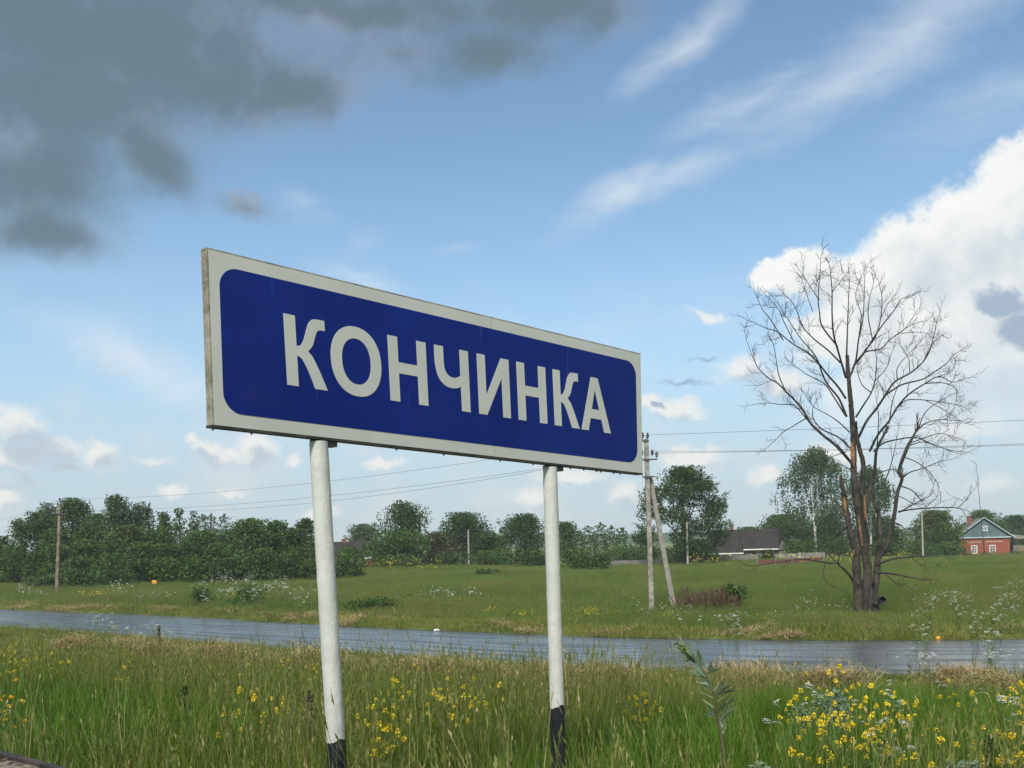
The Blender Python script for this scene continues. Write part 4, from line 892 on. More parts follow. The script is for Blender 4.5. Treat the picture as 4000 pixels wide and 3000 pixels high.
def limb(pl, zf, r0, r1, y0=0, y1=None, name='limb', m=m_dead, side=.8, n=6, sides=7, lvl=1, tl=1.0, rough=.03):
    y1 = y0 + rng.uniform(-1.6, 1.6) if y1 is None else y1
    P_ = catmull(pts3(pl, zf, y0, y1), n); rr_ = np.linspace(r0, r1, len(P_))
    V_, F_ = tube(P_, rr_, sides, rough); obj(name, me_arrays(name, V_, [F_], [m], True), DT)
    L__ = np.r_[0, np.cumsum(np.linalg.norm(np.diff(P_, axis=0), axis=1))]
    if side > 0:
        nt = int(L__[-1] * side * 2.0)
        for _ in range(nt):
            s_ = L__[-1] * rng.uniform(.25, 1) ** .8; p_ = np.array([np.interp(s_, L__, P_[:, k]) for k in range(3)]); i_ = min(np.searchsorted(L__, s_), len(P_) - 1); t_ = P_[i_] - P_[max(0, i_ - 1)]
            t_ = t_ / (np.linalg.norm(t_) + 1e-9); ax = rng.standard_normal(3); q_ = ax - t_ * (ax @ t_); q_ /= np.linalg.norm(q_)
            twig(p_, t_ * .7 + q_ * .75, tl * rng.uniform(.35, 1.1) * (1.15 - .5 * s_ / L__[-1]), max(.007, np.interp(s_, L__, rr_) * .42), lvl)
        twig(P_[-1], P_[-1] - P_[-3], tl * rng.uniform(.4, .8), r1, lvl)
    return P_
# stems
limb([(1010, 1600), (1000, 1350), (985, 1150), (984, 1030), (950, 900), (905, 700), (885, 560), (862, 430), (848, 345)], z2, .205, .065, -.15, -.3, 'stem', m_deadgrey, 0, 8, 12, rough=.06)
Bm = limb([(1075, 1600), (1075, 1300), (1082, 1150), (1050, 980), (1020, 800), (1000, 650), (975, 500), (962, 300), (960, 130), (950, -120), (935, -300), (920, -470), (905, -690)], z2, .195, .075, 0, .1, 'stem', m_deadgrey, 0, 8, 12, rough=.06)
limb([(1060, 1100), (1052, 900), (1035, 640), (1035, 400), (1045, 250), (1012, 120), (985, 0), (975, -120)], z2, .13, .075, .28, .2, 'stem', m_dead, 0, 8, 10, rough=.05)
limb([(1150, 1600), (1140, 1350), (1160, 1200), (1168, 1080), (1190, 900), (1180, 700), (1150, 600), (1120, 470)], z2, .18, .045, .1, .25, 'stem', m_deadgrey, 0, 8, 12, rough=.06)
limb([(1168, 1080), (1205, 1020), (1250, 950), (1310, 700), (1340, 500), (1380, 370), (1358, 300), (1400, 180), (1480, 0)], z2, .105, .045, .15, -.4, 'stem', m_deadgrey, .25, 8, 9)
limb([(1040, 700), (1100, 480), (1130, 380), (1145, 280), (1160, 130), (1220, 0)], z2, .085, .05, .3, .5, 'stem', m_deadgrey, .2, 8, 9)
limb([(1145, 1465), (1175, 1440), (1200, 1420), (1212, 1425)], z2, .10, .15, -.1, -.3, 'burl', m_dead, 0, 6, 10, rough=.12)
limb([(1090, 1600), (1110, 1400), (1100, 1300), (1130, 1250)], z2, .12, .08, -.2, -.15, 'stem', m_dead, 0, 6, 10, rough=.1)
# peeled orange wood, lying on the left faces of the stems
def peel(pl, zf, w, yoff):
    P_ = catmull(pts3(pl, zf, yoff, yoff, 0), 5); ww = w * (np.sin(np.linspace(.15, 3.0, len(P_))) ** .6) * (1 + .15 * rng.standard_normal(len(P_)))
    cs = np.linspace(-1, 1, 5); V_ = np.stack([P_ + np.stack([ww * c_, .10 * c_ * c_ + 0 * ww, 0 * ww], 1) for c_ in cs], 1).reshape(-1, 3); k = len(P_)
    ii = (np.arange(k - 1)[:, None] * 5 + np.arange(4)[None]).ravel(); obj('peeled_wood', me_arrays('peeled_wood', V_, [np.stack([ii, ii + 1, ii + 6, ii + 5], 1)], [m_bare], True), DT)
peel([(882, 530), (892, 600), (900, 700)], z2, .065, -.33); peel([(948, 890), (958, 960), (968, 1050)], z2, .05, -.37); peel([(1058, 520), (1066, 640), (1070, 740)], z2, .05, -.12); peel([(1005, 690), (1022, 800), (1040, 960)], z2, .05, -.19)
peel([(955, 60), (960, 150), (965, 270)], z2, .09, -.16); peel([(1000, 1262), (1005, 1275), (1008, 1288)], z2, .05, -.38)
# lower limbs
limb([(980, 1330), (940, 1230), (880, 1160), (835, 1120), (820, 1100)], z2, .055, .042, -.2, -.5, lvl=0, side=.0)
limb([(820, 1100), (750, 1105), (600, 1078), (500, 1070), (350, 1090), (200, 1112), (80, 1130), (0, 1108)], z2, .036, .010, -.5, -1.4, side=.35, lvl=1)
limb([(825, 1095), (850, 980), (868, 870)], z2, .03, .012, -.5, -.9, side=.5); limb([(815, 1100), (720, 1000), (660, 900), (600, 860)], z2, .03, .010, -.5, .3, side=.6)
limb([(720, 1103), (700, 1180), (720, 1260), (820, 1325)], z2, .022, .010, -.7, -1.0, side=.5); limb([(905, 790), (800, 872), (740, 905), (640, 850), (450, 705)], z2, .04, .012, -.3, 1.2, side=.4)
limb([(1168, 1120), (1210, 1098), (1300, 1070), (1450, 1052), (1550, 1046), (1720, 1052)], z2, .065, .012, .1, -.9, side=.5); limb([(1460, 1052), (1530, 1110), (1620, 1140)], z2, .02, .009, -.4, -.8, side=.6)
limb([(1175, 1185), (1300, 1198), (1400, 1218), (1510, 1240)], z2, .05, .025, 0, -.7, side=.25); limb([(1240, 1205), (1330, 1280), (1360, 1300), (1410, 1308)], z2, .025, .010, -.2, -.5, side=.5); limb([(1358, 1222), (1355, 1260), (1345, 1290)], z2, .018, .010, -.35, -.4, side=.3)
limb([(1090, 960), (1130, 950), (1180, 962), (1260, 1000)], z2, .05, .02, .2, .1, side=.2); limb([(1330, 765), (1370, 780), (1395, 805)], z2, .04, .02, .2, .4, side=.2)
# upper crown, digitised
U = [
 ([(985, 1600), (860, 1460), (750, 1370), (670, 1290), (620, 1200), (560, 1130), (500, 1070), (440, 1010), (370, 970), (300, 900), (260, 820), (210, 690)], .075),
 ([(500, 1075), (450, 960), (430, 860), (410, 740), (370, 650)], .032), ([(650, 1270), (560, 1172), (450, 1160), (350, 1150), (250, 1165)], .03), ([(640, 1262), (560, 1310), (480, 1360), (430, 1410), (370, 1465)], .03),
 ([(965, 1480), (880, 1400), (760, 1340), (700, 1270), (690, 1200), (720, 1120)], .05), ([(955, 1360), (880, 1290), (800, 1235), (700, 1180), (640, 1100)], .035),
 ([(935, 1250), (880, 1120), (800, 1020), (760, 940), (720, 830), (660, 750), (600, 680), (520, 560), (430, 420)], .06), ([(930, 1120), (870, 1030), (800, 950), (720, 850), (640, 780), (540, 720), (440, 640), (350, 610), (260, 570)], .06),
 ([(925, 1240), (850, 1120), (770, 1010), (640, 940), (540, 860)], .045), ([(890, 860), (800, 770), (700, 690), (620, 600), (560, 450), (490, 370)], .045), ([(930, 970), (880, 800), (840, 650), (830, 500), (830, 350), (820, 230), (810, 155)], .06),
 ([(870, 745), (760, 600), (740, 500), (730, 400), (740, 250), (750, 100)], .045), ([(740, 410), (690, 340), (640, 260), (590, 185)], .025), ([(690, 490), (650, 380), (620, 285)], .022), ([(830, 350), (880, 290), (945, 210)], .02), ([(480, 700), (380, 540), (330, 480), (280, 370)], .03), ([(560, 720), (480, 560), (440, 470), (375, 463)], .026),
 ([(935, 960), (935, 800), (940, 650), (945, 500), (950, 380), (955, 250)], .055), ([(955, 970), (1000, 850), (1020, 700), (1050, 560), (1060, 430), (1065, 250)], .055), ([(1020, 690), (1040, 520), (1000, 380), (1045, 230)], .025), ([(985, 880), (1080, 760), (1130, 680), (1200, 580), (1280, 480), (1320, 410), (1390, 375)], .05),
 ([(975, 905), (1060, 790), (1180, 760), (1250, 690), (1350, 620), (1440, 490)], .045), ([(1060, 780), (1140, 680), (1180, 540), (1190, 400), (1170, 290)], .035), ([(1120, 690), (1090, 520), (1100, 400), (1130, 285)], .03), ([(1180, 540), (1230, 440), (1260, 400)], .02), ([(1250, 690), (1400, 590), (1500, 560)], .025), ([(1330, 650), (1440, 640), (1525, 650)], .02),
 ([(1020, 1400), (1080, 1280), (1150, 1190), (1210, 1100), (1280, 1000), (1400, 930), (1480, 860), (1530, 780), (1560, 680), (1585, 560)], .07), ([(1220, 1090), (1330, 1020), (1480, 980), (1560, 930), (1650, 870), (1700, 810), (1760, 770)], .045), ([(1300, 990), (1300, 900), (1360, 820), (1440, 740)], .03), ([(1480, 860), (1560, 720), (1620, 660)], .022), ([(1390, 935), (1380, 830), (1330, 740)], .025),
 ([(1100, 1500), (1160, 1380), (1240, 1280), (1300, 1180), (1380, 1090), (1500, 1010), (1600, 960), (1700, 1000), (1790, 975)], .065), ([(1300, 1185), (1370, 1130), (1500, 1130), (1650, 1150), (1765, 1170)], .035), ([(1500, 1012), (1620, 1005), (1720, 1045), (1725, 1130)], .03), ([(1600, 960), (1690, 920), (1720, 850)], .022), ([(1500, 1130), (1600, 1180), (1700, 1240), (1770, 1290)], .022),
 ([(1130, 1500), (1200, 1440), (1320, 1410), (1440, 1400), (1560, 1450), (1680, 1490), (1790, 1505)], .045), ([(1000, 1255), (1060, 1160), (1110, 1080), (1140, 980), (1150, 850), (1140, 755)], .05), ([(1110, 1075), (1040, 1010), (1010, 880), (1060, 800)], .03), ([(1140, 990), (1220, 900), (1260, 790)], .028),
 ([(1310, 1620), (1340, 1530), (1380, 1440), (1450, 1340), (1520, 1290), (1620, 1270), (1750, 1280)], .055), ([(1450, 1340), (1500, 1220), (1600, 1140), (1690, 1090)], .03), ([(1380, 1445), (1500, 1400), (1600, 1370), (1700, 1390)], .028), ([(1240, 1300), (1270, 1120), (1340, 960)], .035), ([(1140, 1650), (1155, 1450), (1165, 1250), (1145, 1100)], .04)]
for pl, r in U:
    x_ = (pl[-1][0] - 1000) / 900; limb(pl, z1, r * .82, .010, rng.uniform(-.25, .25), rng.uniform(-3.0, 3.0) * (1 - .35 * abs(x_)), side=1.0, lvl=1, sides=6 if r > .04 else 5, tl=1.0)
V2 = [([(1380, 372), (1450, 320), (1550, 290), (1700, 230), (1820, 205)], .04), ([(1372, 440), (1470, 480), (1540, 560), (1595, 622)], .035), ([(1345, 662), (1480, 640), (1700, 626), (1860, 630), (1965, 662)], .05), ([(1350, 668), (1550, 560), (1620, 520), (1650, 440)], .035), ([(1860, 628), (1920, 570), (1985, 488)], .02), ([(1215, 430), (1270, 300), (1310, 150), (1335, 20)], .04),
      ([(1400, 190), (1500, 230), (1600, 300), (1680, 400)], .03), ([(1340, 520), (1420, 560), (1500, 600), (1600, 590)], .025), ([(1440, 90), (1560, 60), (1700, 100), (1830, 150)], .03), ([(1190, 320), (1290, 295), (1360, 300)], .035), ([(1550, 640), (1660, 560), (1690, 500)], .02), ([(940, 240), (860, 130), (790, 40)], .05), ([(940, 300), (860, 260), (790, 260), (600, 330)], .025), ([(870, 150), (700, 220), (620, 330)], .022)]
for pl, r in V2: limb(pl, z2, r * .82, .009, rng.uniform(-.3, .3), rng.uniform(-1.8, 1.8), side=1.0, lvl=1, sides=5, tl=.85)
obj('twigs', TW.mesh('twigs', [m_dead]), DT, kind='stuff')

# ------------------------------------------------------------------ grass and small plants
def ground_hit(px, py, up):
    """where the sight line through a flower top at height `up` over the ground meets the bank or field"""
    d_ = ray(px, py); gy_ = 12.0
    ys__ = np.r_[np.linspace(3.6, 40, 300), np.linspace(40.5, 140, 200)]; xs__ = d_[0] / d_[1] * ys__; zr = 3.2 + d_[2] / d_[1] * ys__; gap = zr - gz(xs__, ys__) - up; k = np.argmax(gap < 0)
    return xs__[k], ys__[k]
def grassmat(name, c1, c2, tip, tr=.45):
    m_ = bpy.data.materials.new(name); m_.use_nodes = True; t = NB(m_.node_tree); t.n.clear()
    g = t.node('ShaderNodeNewGeometry'); pos = g.outputs['Position']
    f_ = t.m('ADD', t.m('ADD', t.m('MULTIPLY', t.ss(t.noise(pos, .55, 5, .65), .3, .7), .35), t.m('MULTIPLY', t.ss(t.noise(pos, .09, 4, .6), .38, .62), .4)), t.m('MULTIPLY', g.outputs['Random Per Island'], .3))
    c_ = t.mix(f_, c1, c2)
    oi = t.node('ShaderNodeObjectInfo').outputs['Random']
    dry = t.m('MULTIPLY', t.ss(t.m('ADD', g.outputs['Random Per Island'], t.m('MULTIPLY', oi, .35)), .99, 1.15), .9)
    c_ = t.mix(dry, c_, tip)
    p_ = t.node('ShaderNodeBsdfPrincipled', {'Base Color': c_, 'Roughness': .5, 'Specular IOR Level': .28}); q_ = t.node('ShaderNodeBsdfTranslucent', {'Color': c_})
    x_ = t.node('ShaderNodeMixShader', {0: tr, 1: p_.outputs[0], 2: q_.outputs[0]}); t.node('ShaderNodeOutputMaterial', {'Surface': x_.outputs[0]}); return m_
STRAW = (.30, .26, .12)
g_tall = grassmat('tall_meadow_grass', (.056, .115, .006), (.130, .185, .016), STRAW)
g_lush = grassmat('lush_green_grass', (.050, .122, .008), (.115, .205, .018), (.11, .15, .03))
g_seed = grassmat('seeding_grass_stalks', (.100, .135, .022), (.180, .190, .050), (.32, .27, .13), .3)
g_field = grassmat('field_grass', (.088, .145, .020), (.200, .250, .055), (.22, .19, .10))
g_mown = grassmat('mown_verge_grass', (0.126, 0.170, 0.026), (0.256, 0.275, 0.056), (.30, .24, .10))
g_hay = grassmat('dry_cut_hay', (.20, .15, .065), (.34, .26, .12), (.42, .34, .18), .1)
g_weed = grassmat('broad_weed_leaves', (0.024, 0.065, 0.014), (0.061, 0.121, 0.024), (.08, .12, .03))
def blades(n, R, h0, h1, w, lean=.35, segs=3, flat=0):
    """n tapering bent blades"""
    bx = rng.normal(0, R / 2, n); by = rng.normal(0, R / 2, n); h = rng.uniform(h0, h1, n); a_ = rng.uniform(0, 6.283, n); ln = rng.uniform(.05, lean, n) * h + flat * rng.uniform(.3, 1.0, n)
    ww = w * rng.uniform(.6, 1.25, n); fa = a_ + rng.normal(1.57, .5, n); V_ = []
    for k in range(segs + 1):
        u = k / segs; px_ = bx + np.cos(a_) * ln * u ** 1.8; py_ = by + np.sin(a_) * ln * u ** 1.8; pz_ = h * (u - .12 * u ** 3 * lean * 2); wk = ww * (1 - u ** 1.6) + .0004
        V_.append(np.stack([px_ - np.cos(fa) * wk, py_ - np.sin(fa) * wk, pz_], 1)); V_.append(np.stack([px_ + np.cos(fa) * wk, py_ + np.sin(fa) * wk, pz_], 1))
    V_ = np.stack(V_, 1); m_ = V_.shape[1]; b_ = (np.arange(n) * m_)[:, None]
    F_ = np.concatenate([b_ + np.array([[2 * k, 2 * k + 1, 2 * k + 3, 2 * k + 2]]) for k in range(segs)])
    return V_.reshape(-1, 3), F_
def stalks(n, R, h0, h1, w=.0022, head=.09, hw=.007):
    V1, F1 = blades(n, R, h0, h1, w, .25, 3); V1 = V1.reshape(n, 8, 3); tip = (V1[:, 6] + V1[:, 7]) / 2; dirn = tip - (V1[:, 4] + V1[:, 5]) / 2; dirn /= np.linalg.norm(dirn, axis=1)[:, None]
    Vh, Fh = [], []
    o = n * 8
    for k in range(3):
        an = rng.uniform(0, 6.28, n); sd = np.stack([np.cos(an), np.sin(an), np.zeros(n)], 1) * hw * rng.uniform(.6, 1.5, n)[:, None]; p0 = tip - dirn * head * (.9 - .25 * k)
        L_ = head * rng.uniform(.35, .6, n)[:, None]
        q = np.stack([p0, p0 + dirn * L_ * .5 + sd, p0 + dirn * L_, p0 + dirn * L_ * .5 - sd * .4], 1); Vh.append(q.reshape(-1, 3)); Fh.append(o + np.arange(4 * n).reshape(n, 4)); o += 4 * n
    return np.concatenate([V1.reshape(-1, 3)] + Vh), np.concatenate([F1] + Fh)
def srcs(prefix, makers):
    cl_ = bpy.data.collections.new(prefix)
    for k, (fn, mt) in enumerate(makers):
        V_, F_ = fn(); o = bpy.data.objects.new(f'{prefix}_{k:02d}', me_arrays(f'{prefix}_{k:02d}', V_, [F_], [mt])); cl_.objects.link(o)
    return cl_
def scatter(name, P_, rz, scl, idx, coll, tilt=.12):
    n = len(P_); me = bpy.data.meshes.new(name); me.vertices.add(n); me.vertices.foreach_set('co', np.asarray(P_, np.float32).ravel())
    rot = np.stack([rng.normal(0, tilt, n), rng.normal(0, tilt, n), rz], 1).astype(np.float32)
    me.attributes.new('rot', 'FLOAT_VECTOR', 'POINT').data.foreach_set('vector', rot.ravel()); me.attributes.new('scl', 'FLOAT', 'POINT').data.foreach_set('value', np.asarray(scl, np.float32)); me.attributes.new('idx', 'INT', 'POINT').data.foreach_set('value', np.asarray(idx, np.int32))
    o = obj(name, me, kind='stuff')
    ng = bpy.data.node_groups.new(name, 'GeometryNodeTree'); ng.interface.new_socket('Geometry', in_out='INPUT', socket_type='NodeSocketGeometry'); ng.interface.new_socket('Geometry', in_out='OUTPUT', socket_type='NodeSocketGeometry')
    t = NB(ng); gi = t.node('NodeGroupInput'); go = t.node('NodeGroupOutput'); ci = t.node('GeometryNodeCollectionInfo', {'Collection': coll, 'Separate Children': True, 'Reset Children': True})
    na = lambda nm, dt: t.node('GeometryNodeInputNamedAttribute', {'Name': nm}, data_type=dt).outputs[0]
    mp = t.node('GeometryNodeMeshToPoints', {'Mesh': gi.outputs[0]})
    ip = t.node('GeometryNodeInstanceOnPoints', {'Points': mp.outputs[0], 'Instance': ci.outputs[0], 'Pick Instance': True, 'Instance Index': na('idx', 'INT'), 'Rotation': na('rot', 'FLOAT_VECTOR'), 'Scale': na('scl', 'FLOAT')})
    t.l.new(ip.outputs[0], go.inputs[0]); md = o.modifiers.new('scatter', 'NODES'); md.node_group = ng; return o
def region(n, y0, y1, marg=1.5, power=1.0):
    """points in the wedge the camera looks at; power<1 favours the near side"""
    u = rng.uniform(0, 1, n); y = (y0 ** (1 + power) + (y1 ** (1 + power) - y0 ** (1 + power)) * u) ** (1 / (1 + power)); x = rng.uniform(-1, 1, n) * (.535 * y + marg); return x, y
def nz(x, y, s):
    return .5 + .25 * (np.sin(x * s + 1.7 * np.sin(y * s * .7)) + np.sin(y * s * 1.3 + 1.1 * np.sin(x * s * .6 + 2)))
# near bank: tall meadow grass in front, mown strip beside the road
near_c = srcs('meadow_tuft', [(lambda: blades(46, .20, .25, .55, .0042), g_tall), (lambda: blades(40, .22, .30, .62, .0045, .5), g_tall), (lambda: blades(34, .16, .32, .60, .0060, .45), g_lush), (lambda: blades(50, .24, .18, .42, .0040, .7), g_lush), (lambda: stalks(16, .26, .50, .80), g_seed), (lambda: stalks(12, .22, .60, .92, hw=.005), g_seed), (lambda: blades(26, .22, .12, .35, .013, .9), g_weed), (lambda: blades(44, .24, .10, .26, .004, .8), g_tall)])
x, y = region(30000, 2.4, 24, 1.6, .75); dn, df = sdist(x, y)
mown_edge = 11.3 + 1.6 * (nz(x, y, .35) - .5) * 2
tall = dn > mown_edge
x_, y_ = x[tall], y[tall]; n_ = len(x_); q_ = nz(x_, y_, .8); q2 = nz(x_ + 9, y_, 1.7)
idx = np.where(q_ > .6, rng.choice([2, 3, 2, 6, 2], n_), np.where(q2 > .72, rng.choice([4, 5, 0, 1, 1], n_), rng.choice([0, 1, 2, 3, 7, 5, 6, 0, 1, 3, 2, 0, 1, 4], n_)))
scl = rng.uniform(.75, 1.2, n_) * (.62 + .38 * sstep(dn[tall], 9, 15)); keep = rng.random(n_) < np.where(idx == 6, .5, 1)
scatter('meadow_grass', np.stack([x_, y_, gz(x_, y_)], 1)[keep], rng.uniform(0, 6.28, keep.sum()), scl[keep], idx[keep], near_c)
verge_c = srcs('verge_tuft', [(lambda: blades(40, .22, .06, .16, .0045, .9), g_mown), (lambda: blades(36, .24, .08, .20, .0045, .8), g_mown), (lambda: blades(36, .2, .10, .22, .0045, .6), g_tall), (lambda: stalks(12, .28, .22, .42, hw=.004), g_seed)])
x, y = region(75000, 8, 60, 2, .3); dn, df = sdist(x, y); mown_edge = 11.3 + 1.6 * (nz(x, y, .35) - .5) * 2
k_ = (dn > .12) & (dn < mown_edge + .6); x_, y_ = x[k_], y[k_]; n_ = len(x_); q_ = nz(x_, y_, .9)
idx = np.where(rng.random(n_) < np.where(dn[k_] < 1.6, .14, .06), 3, rng.choice([0, 1, 2, 0], n_)); idx = np.where((q_ > .66) & (idx != 3), 2, idx)
sc_ = rng.uniform(.55, 1.0, n_) * np.clip(y_ / 16, .95, 2.2) ** .3
scatter('verge_grass', np.stack([x_, y_, gz(x_, y_)], 1), rng.uniform(0, 6.28, n_), sc_, idx, verge_c)
# far verge and field
x, y = region(70000, 27, 75, 3, .1); dn, df = sdist(x, y)
k_ = (df > .1) & (df < 3.4); x_, y_ = x[k_], y[k_]; n_ = len(x_)
scatter('far_verge_grass', np.stack([x_, y_, gz(x_, y_)], 1), rng.uniform(0, 6.28, n_), rng.uniform(1.0, 1.7, n_) * (.8 + .5 * (nz(x_, y_, .8) > .55)) * (.8 + .10 * df[k_]), rng.choice([0, 1, 1, 0, 2], n_), verge_c)
field_c = srcs('field_tuft', [(lambda: blades(30, .5, .25, .55, .008), g_field), (lambda: blades(30, .5, .22, .50, .009, .5), g_tall), (lambda: stalks(26, .6, .45, .75, .004, hw=.014), g_seed), (lambda: blades(24, .4, .25, .5, .012, .6), g_lush), (lambda: stalks(20, .6, .40, .70, .004, hw=.012), g_field)])
x, y = region(150000, 30, 150, 6, -.25); dn, df = sdist(x, y); k_ = df > 2.6
x_, y_ = x[k_], y[k_]; n_ = len(x_); q_ = nz(x_, y_ * .6, .21); q2 = nz(x_ + 30, y_ * .5, .5)
idx = np.where(q_ > .6, rng.choice([3, 1, 4, 0], n_), np.where(q2 > .6, rng.choice([2, 4, 4, 2], n_), rng.choice([0, 1, 3, 4, 0], n_)))
sc_ = rng.uniform(.5, .95, n_) * np.clip(1.0 - .25 * (y_ - 40) / 60, .6, 1) * (.75 + .35 * sstep(df[k_], 2, 6))
scatter('field_grass', np.stack([x_, y_, gz(x_, y_)], 1), rng.uniform(0, 6.28, n_), sc_, idx, field_c)
# swaths of cut hay on the verge
hay_c = srcs('hay_wisp', [(lambda: blades(60, .34, .03, .10, .0062, .3, 3, .28), g_hay), (lambda: blades(54, .30, .03, .12, .0062, .3, 3, .2), g_hay)])
HX, HY = [], []
for px, py, rx, n_ in [(480, 2506, 130, 170), (560, 2540, 70, 120), (610, 2552, 60, 160), (850, 2570, 140, 340), (930, 2585, 90, 200), (1200, 2600, 150, 320), (1660, 2625, 150, 280), (1880, 2650, 110, 220), (2150, 2640, 140, 170), (2390, 2665, 160, 260), (2880, 2655, 150, 330), (2960, 2672, 110, 180), (3240, 2672, 110, 200), (3760, 2665, 110, 260), (3850, 2690, 80, 120), (300, 2515, 120, 90), (1420, 2625, 140, 120)]:
    hx_, gy_ = ground_hit(px, py + 14, .14); d_ = np.array([hx_, gy_, 0])
    n_ = int(n_ * .55); u = rng.normal(0, .33, n_); HX += list(d_[0] / d_[1] * gy_ + u * rx / F * gy_); HY += list(gy_ + rng.normal(0, .16, n_) - .25 * u)
for (k0, n_) in [(i_, 10) for i_ in range(45)]:
    i_ = rng.integers(330, 640); HX += list(FE[i_, 0] + rng.normal(0, .35, n_)); HY += list(FE[i_, 1] + rng.uniform(-.1, .25, n_) + .1)
for _ in range(60):
    i_ = rng.integers(380, 560); HX += list(FE[i_, 0] + rng.normal(0, .5, 7)); HY += list(FE[i_, 1] + rng.uniform(.8, 2.2) + rng.normal(0, .12, 7))
HX, HY = np.array(HX), np.array(HY); ok = np.add(*sdist(HX, HY)) > .02; HX, HY = HX[ok], HY[ok]
scatter('cut_hay', np.stack([HX, HY, gz(HX, HY) + rng.uniform(.14, .30, len(HX)) * np.where(HY > 28, .45, 1)], 1), rng.uniform(0, 6.28, len(HX)), rng.uniform(.8, 1.4, len(HX)), rng.integers(0, 2, len(HX)), hay_c, .25)
# uncountable little flowers far off in the field
m_wf = mat('white_umbel_flowers', (.62, .64, .58), (.74, .75, .70), 20, .7, island=True, trans=.2); m_yf = mat('yellow_flowers', (.62, .46, .015), (.75, .60, .03), 20, .6, island=True, trans=.2); m_of = mat('orange_yellow_flowers', (.70, .36, .01), (.78, .48, .02), 20, .6, island=True, trans=.2)
def dots(n, R, h0, h1, s):
    C_ = np.stack([rng.normal(0, R, n), rng.normal(0, R, n), rng.uniform(h0, h1, n)], 1); return leaf_quads(C_, s, up=1.5, asp=.9)
dot_c = srcs('field_flower', [(lambda: dots(14, .25, .35, .75, .05), m_yf), (lambda: dots(16, .25, .4, .9, .055), m_wf)])
PX_, PY_, ID = [], [], []
for px, py, rx, ry, n_, k_ in [(380, 2325, 90, 12, 10, 0), (1940, 2375, 60, 12, 14, 0), (1810, 2362, 50, 8, 12, 0), (2330, 2375, 100, 20, 34, 0), (2070, 2390, 70, 15, 10, 0), (2610, 2380, 40, 10, 12, 0), (2970, 2368, 30, 6, 16, 0), (3080, 2385, 60, 10, 8, 0), (1450, 2368, 40, 8, 6, 0), (1000, 2335, 30, 6, 6, 0), (940, 2330, 40, 10, 9, 0),
                               (3300, 2190, 500, 8, 60, 0), (1560, 2228, 200, 6, 24, 0), (2750, 2205, 120, 5, 14, 0), (1760, 2310, 130, 14, 12, 1), (3030, 2360, 100, 20, 14, 1), (3200, 2345, 120, 20, 12, 1), (2400, 2320, 60, 20, 3, 1), (2660, 2365, 120, 20, 12, 1), (470, 2300, 60, 20, 6, 1), (600, 2335, 60, 15, 7, 1), (120, 2315, 80, 15, 7, 1), (850, 2270, 60, 12, 5, 1)]:
    for _ in range(n_):
        d_ = ray(px + rng.normal(0, rx / 2), py + rng.normal(0, ry / 2)); yy = (.35 - 3.2) / (d_[2] / d_[1]); yy = min(max(yy, 34), 145); PX_.append(d_[0] / d_[1] * yy); PY_.append(yy); ID.append(k_)
PX_, PY_ = np.array(PX_), np.array(PY_); scatter('field_flowers', np.stack([PX_, PY_, gz(PX_, PY_)], 1), rng.uniform(0, 6.28, len(PX_)), rng.uniform(.7, 1.2, len(PX_)) * np.clip(PY_ / 60, .7, 2), ID, dot_c)
# dry brown dock stalks near the concrete pole
m_dry = mat('dry_red_brown_stalks', (.060, .042, .022), (.115, .085, .045), 3, .9, island=True)
dock_c = srcs('dock_stalk', [(lambda: stalks(14, .22, .7, 1.3, .011, .5, .026), m_dry), (lambda: stalks(12, .2, .5, 1.1, .011, .45, .026), m_dry)])
n_ = 80; px = rng.uniform(2645, 2870, n_); yy = rng.uniform(45.8, 49, n_); xx = (px - PX) / F * yy
scatter('dry_dock_stalks', np.stack([xx, yy, gz(xx, yy)], 1), rng.uniform(0, 6.28, n_), rng.uniform(.75, 1.1, n_), rng.integers(0, 2, n_), dock_c)

# ---- individual flowering plants
m_stem = mat('green_plant_stems', (.055, .095, .02), (.085, .13, .035), 6, .6)
def umbel(rad, nu):
    C_ = []
    for k in range(nu):
        a_, r = k * 2.4, rad * math.sqrt((k + .4) / nu); c_ = np.array([r * math.cos(a_), r * math.sin(a_), -.35 * r * r / rad + rng.uniform(-.003, .003)])
        C_.append(c_ + rng.normal(0, rad * .10, (9, 3)) * np.array([1, 1, .35]))
    return leaf_quads(np.concatenate(C_), rad * .17, up=2.0, asp=.95)
def raceme(ln, rad, n):
    u = rng.uniform(0, 1, n); a_ = rng.uniform(0, 6.28, n); r = rad * (1 - .55 * u) * rng.uniform(.6, 1.05, n); return leaf_quads(np.stack([r * np.cos(a_), r * np.sin(a_), ln * u], 1), rad * .72, up=.8, asp=.85)
UMB = [me_arrays('umbel', *(lambda q: (q[0], [q[1]]))(umbel(r, k)), [m_wf]) for r, k in ((.034, 11), (.028, 9), (.042, 13))]
RAC = [me_arrays('flower_head', *(lambda q: (q[0], [q[1]]))(raceme(l_, r, k)), [m_yf]) for l_, r, k in ((.030, .019, 26), (.042, .022, 34), (.022, .015, 18))]
RACO = [me_arrays('flower_head', *(lambda q: (q[0], [q[1]]))(raceme(l_, r, k)), [m_of]) for l_, r, k in ((.018, .020, 22), (.022, .022, 26))]
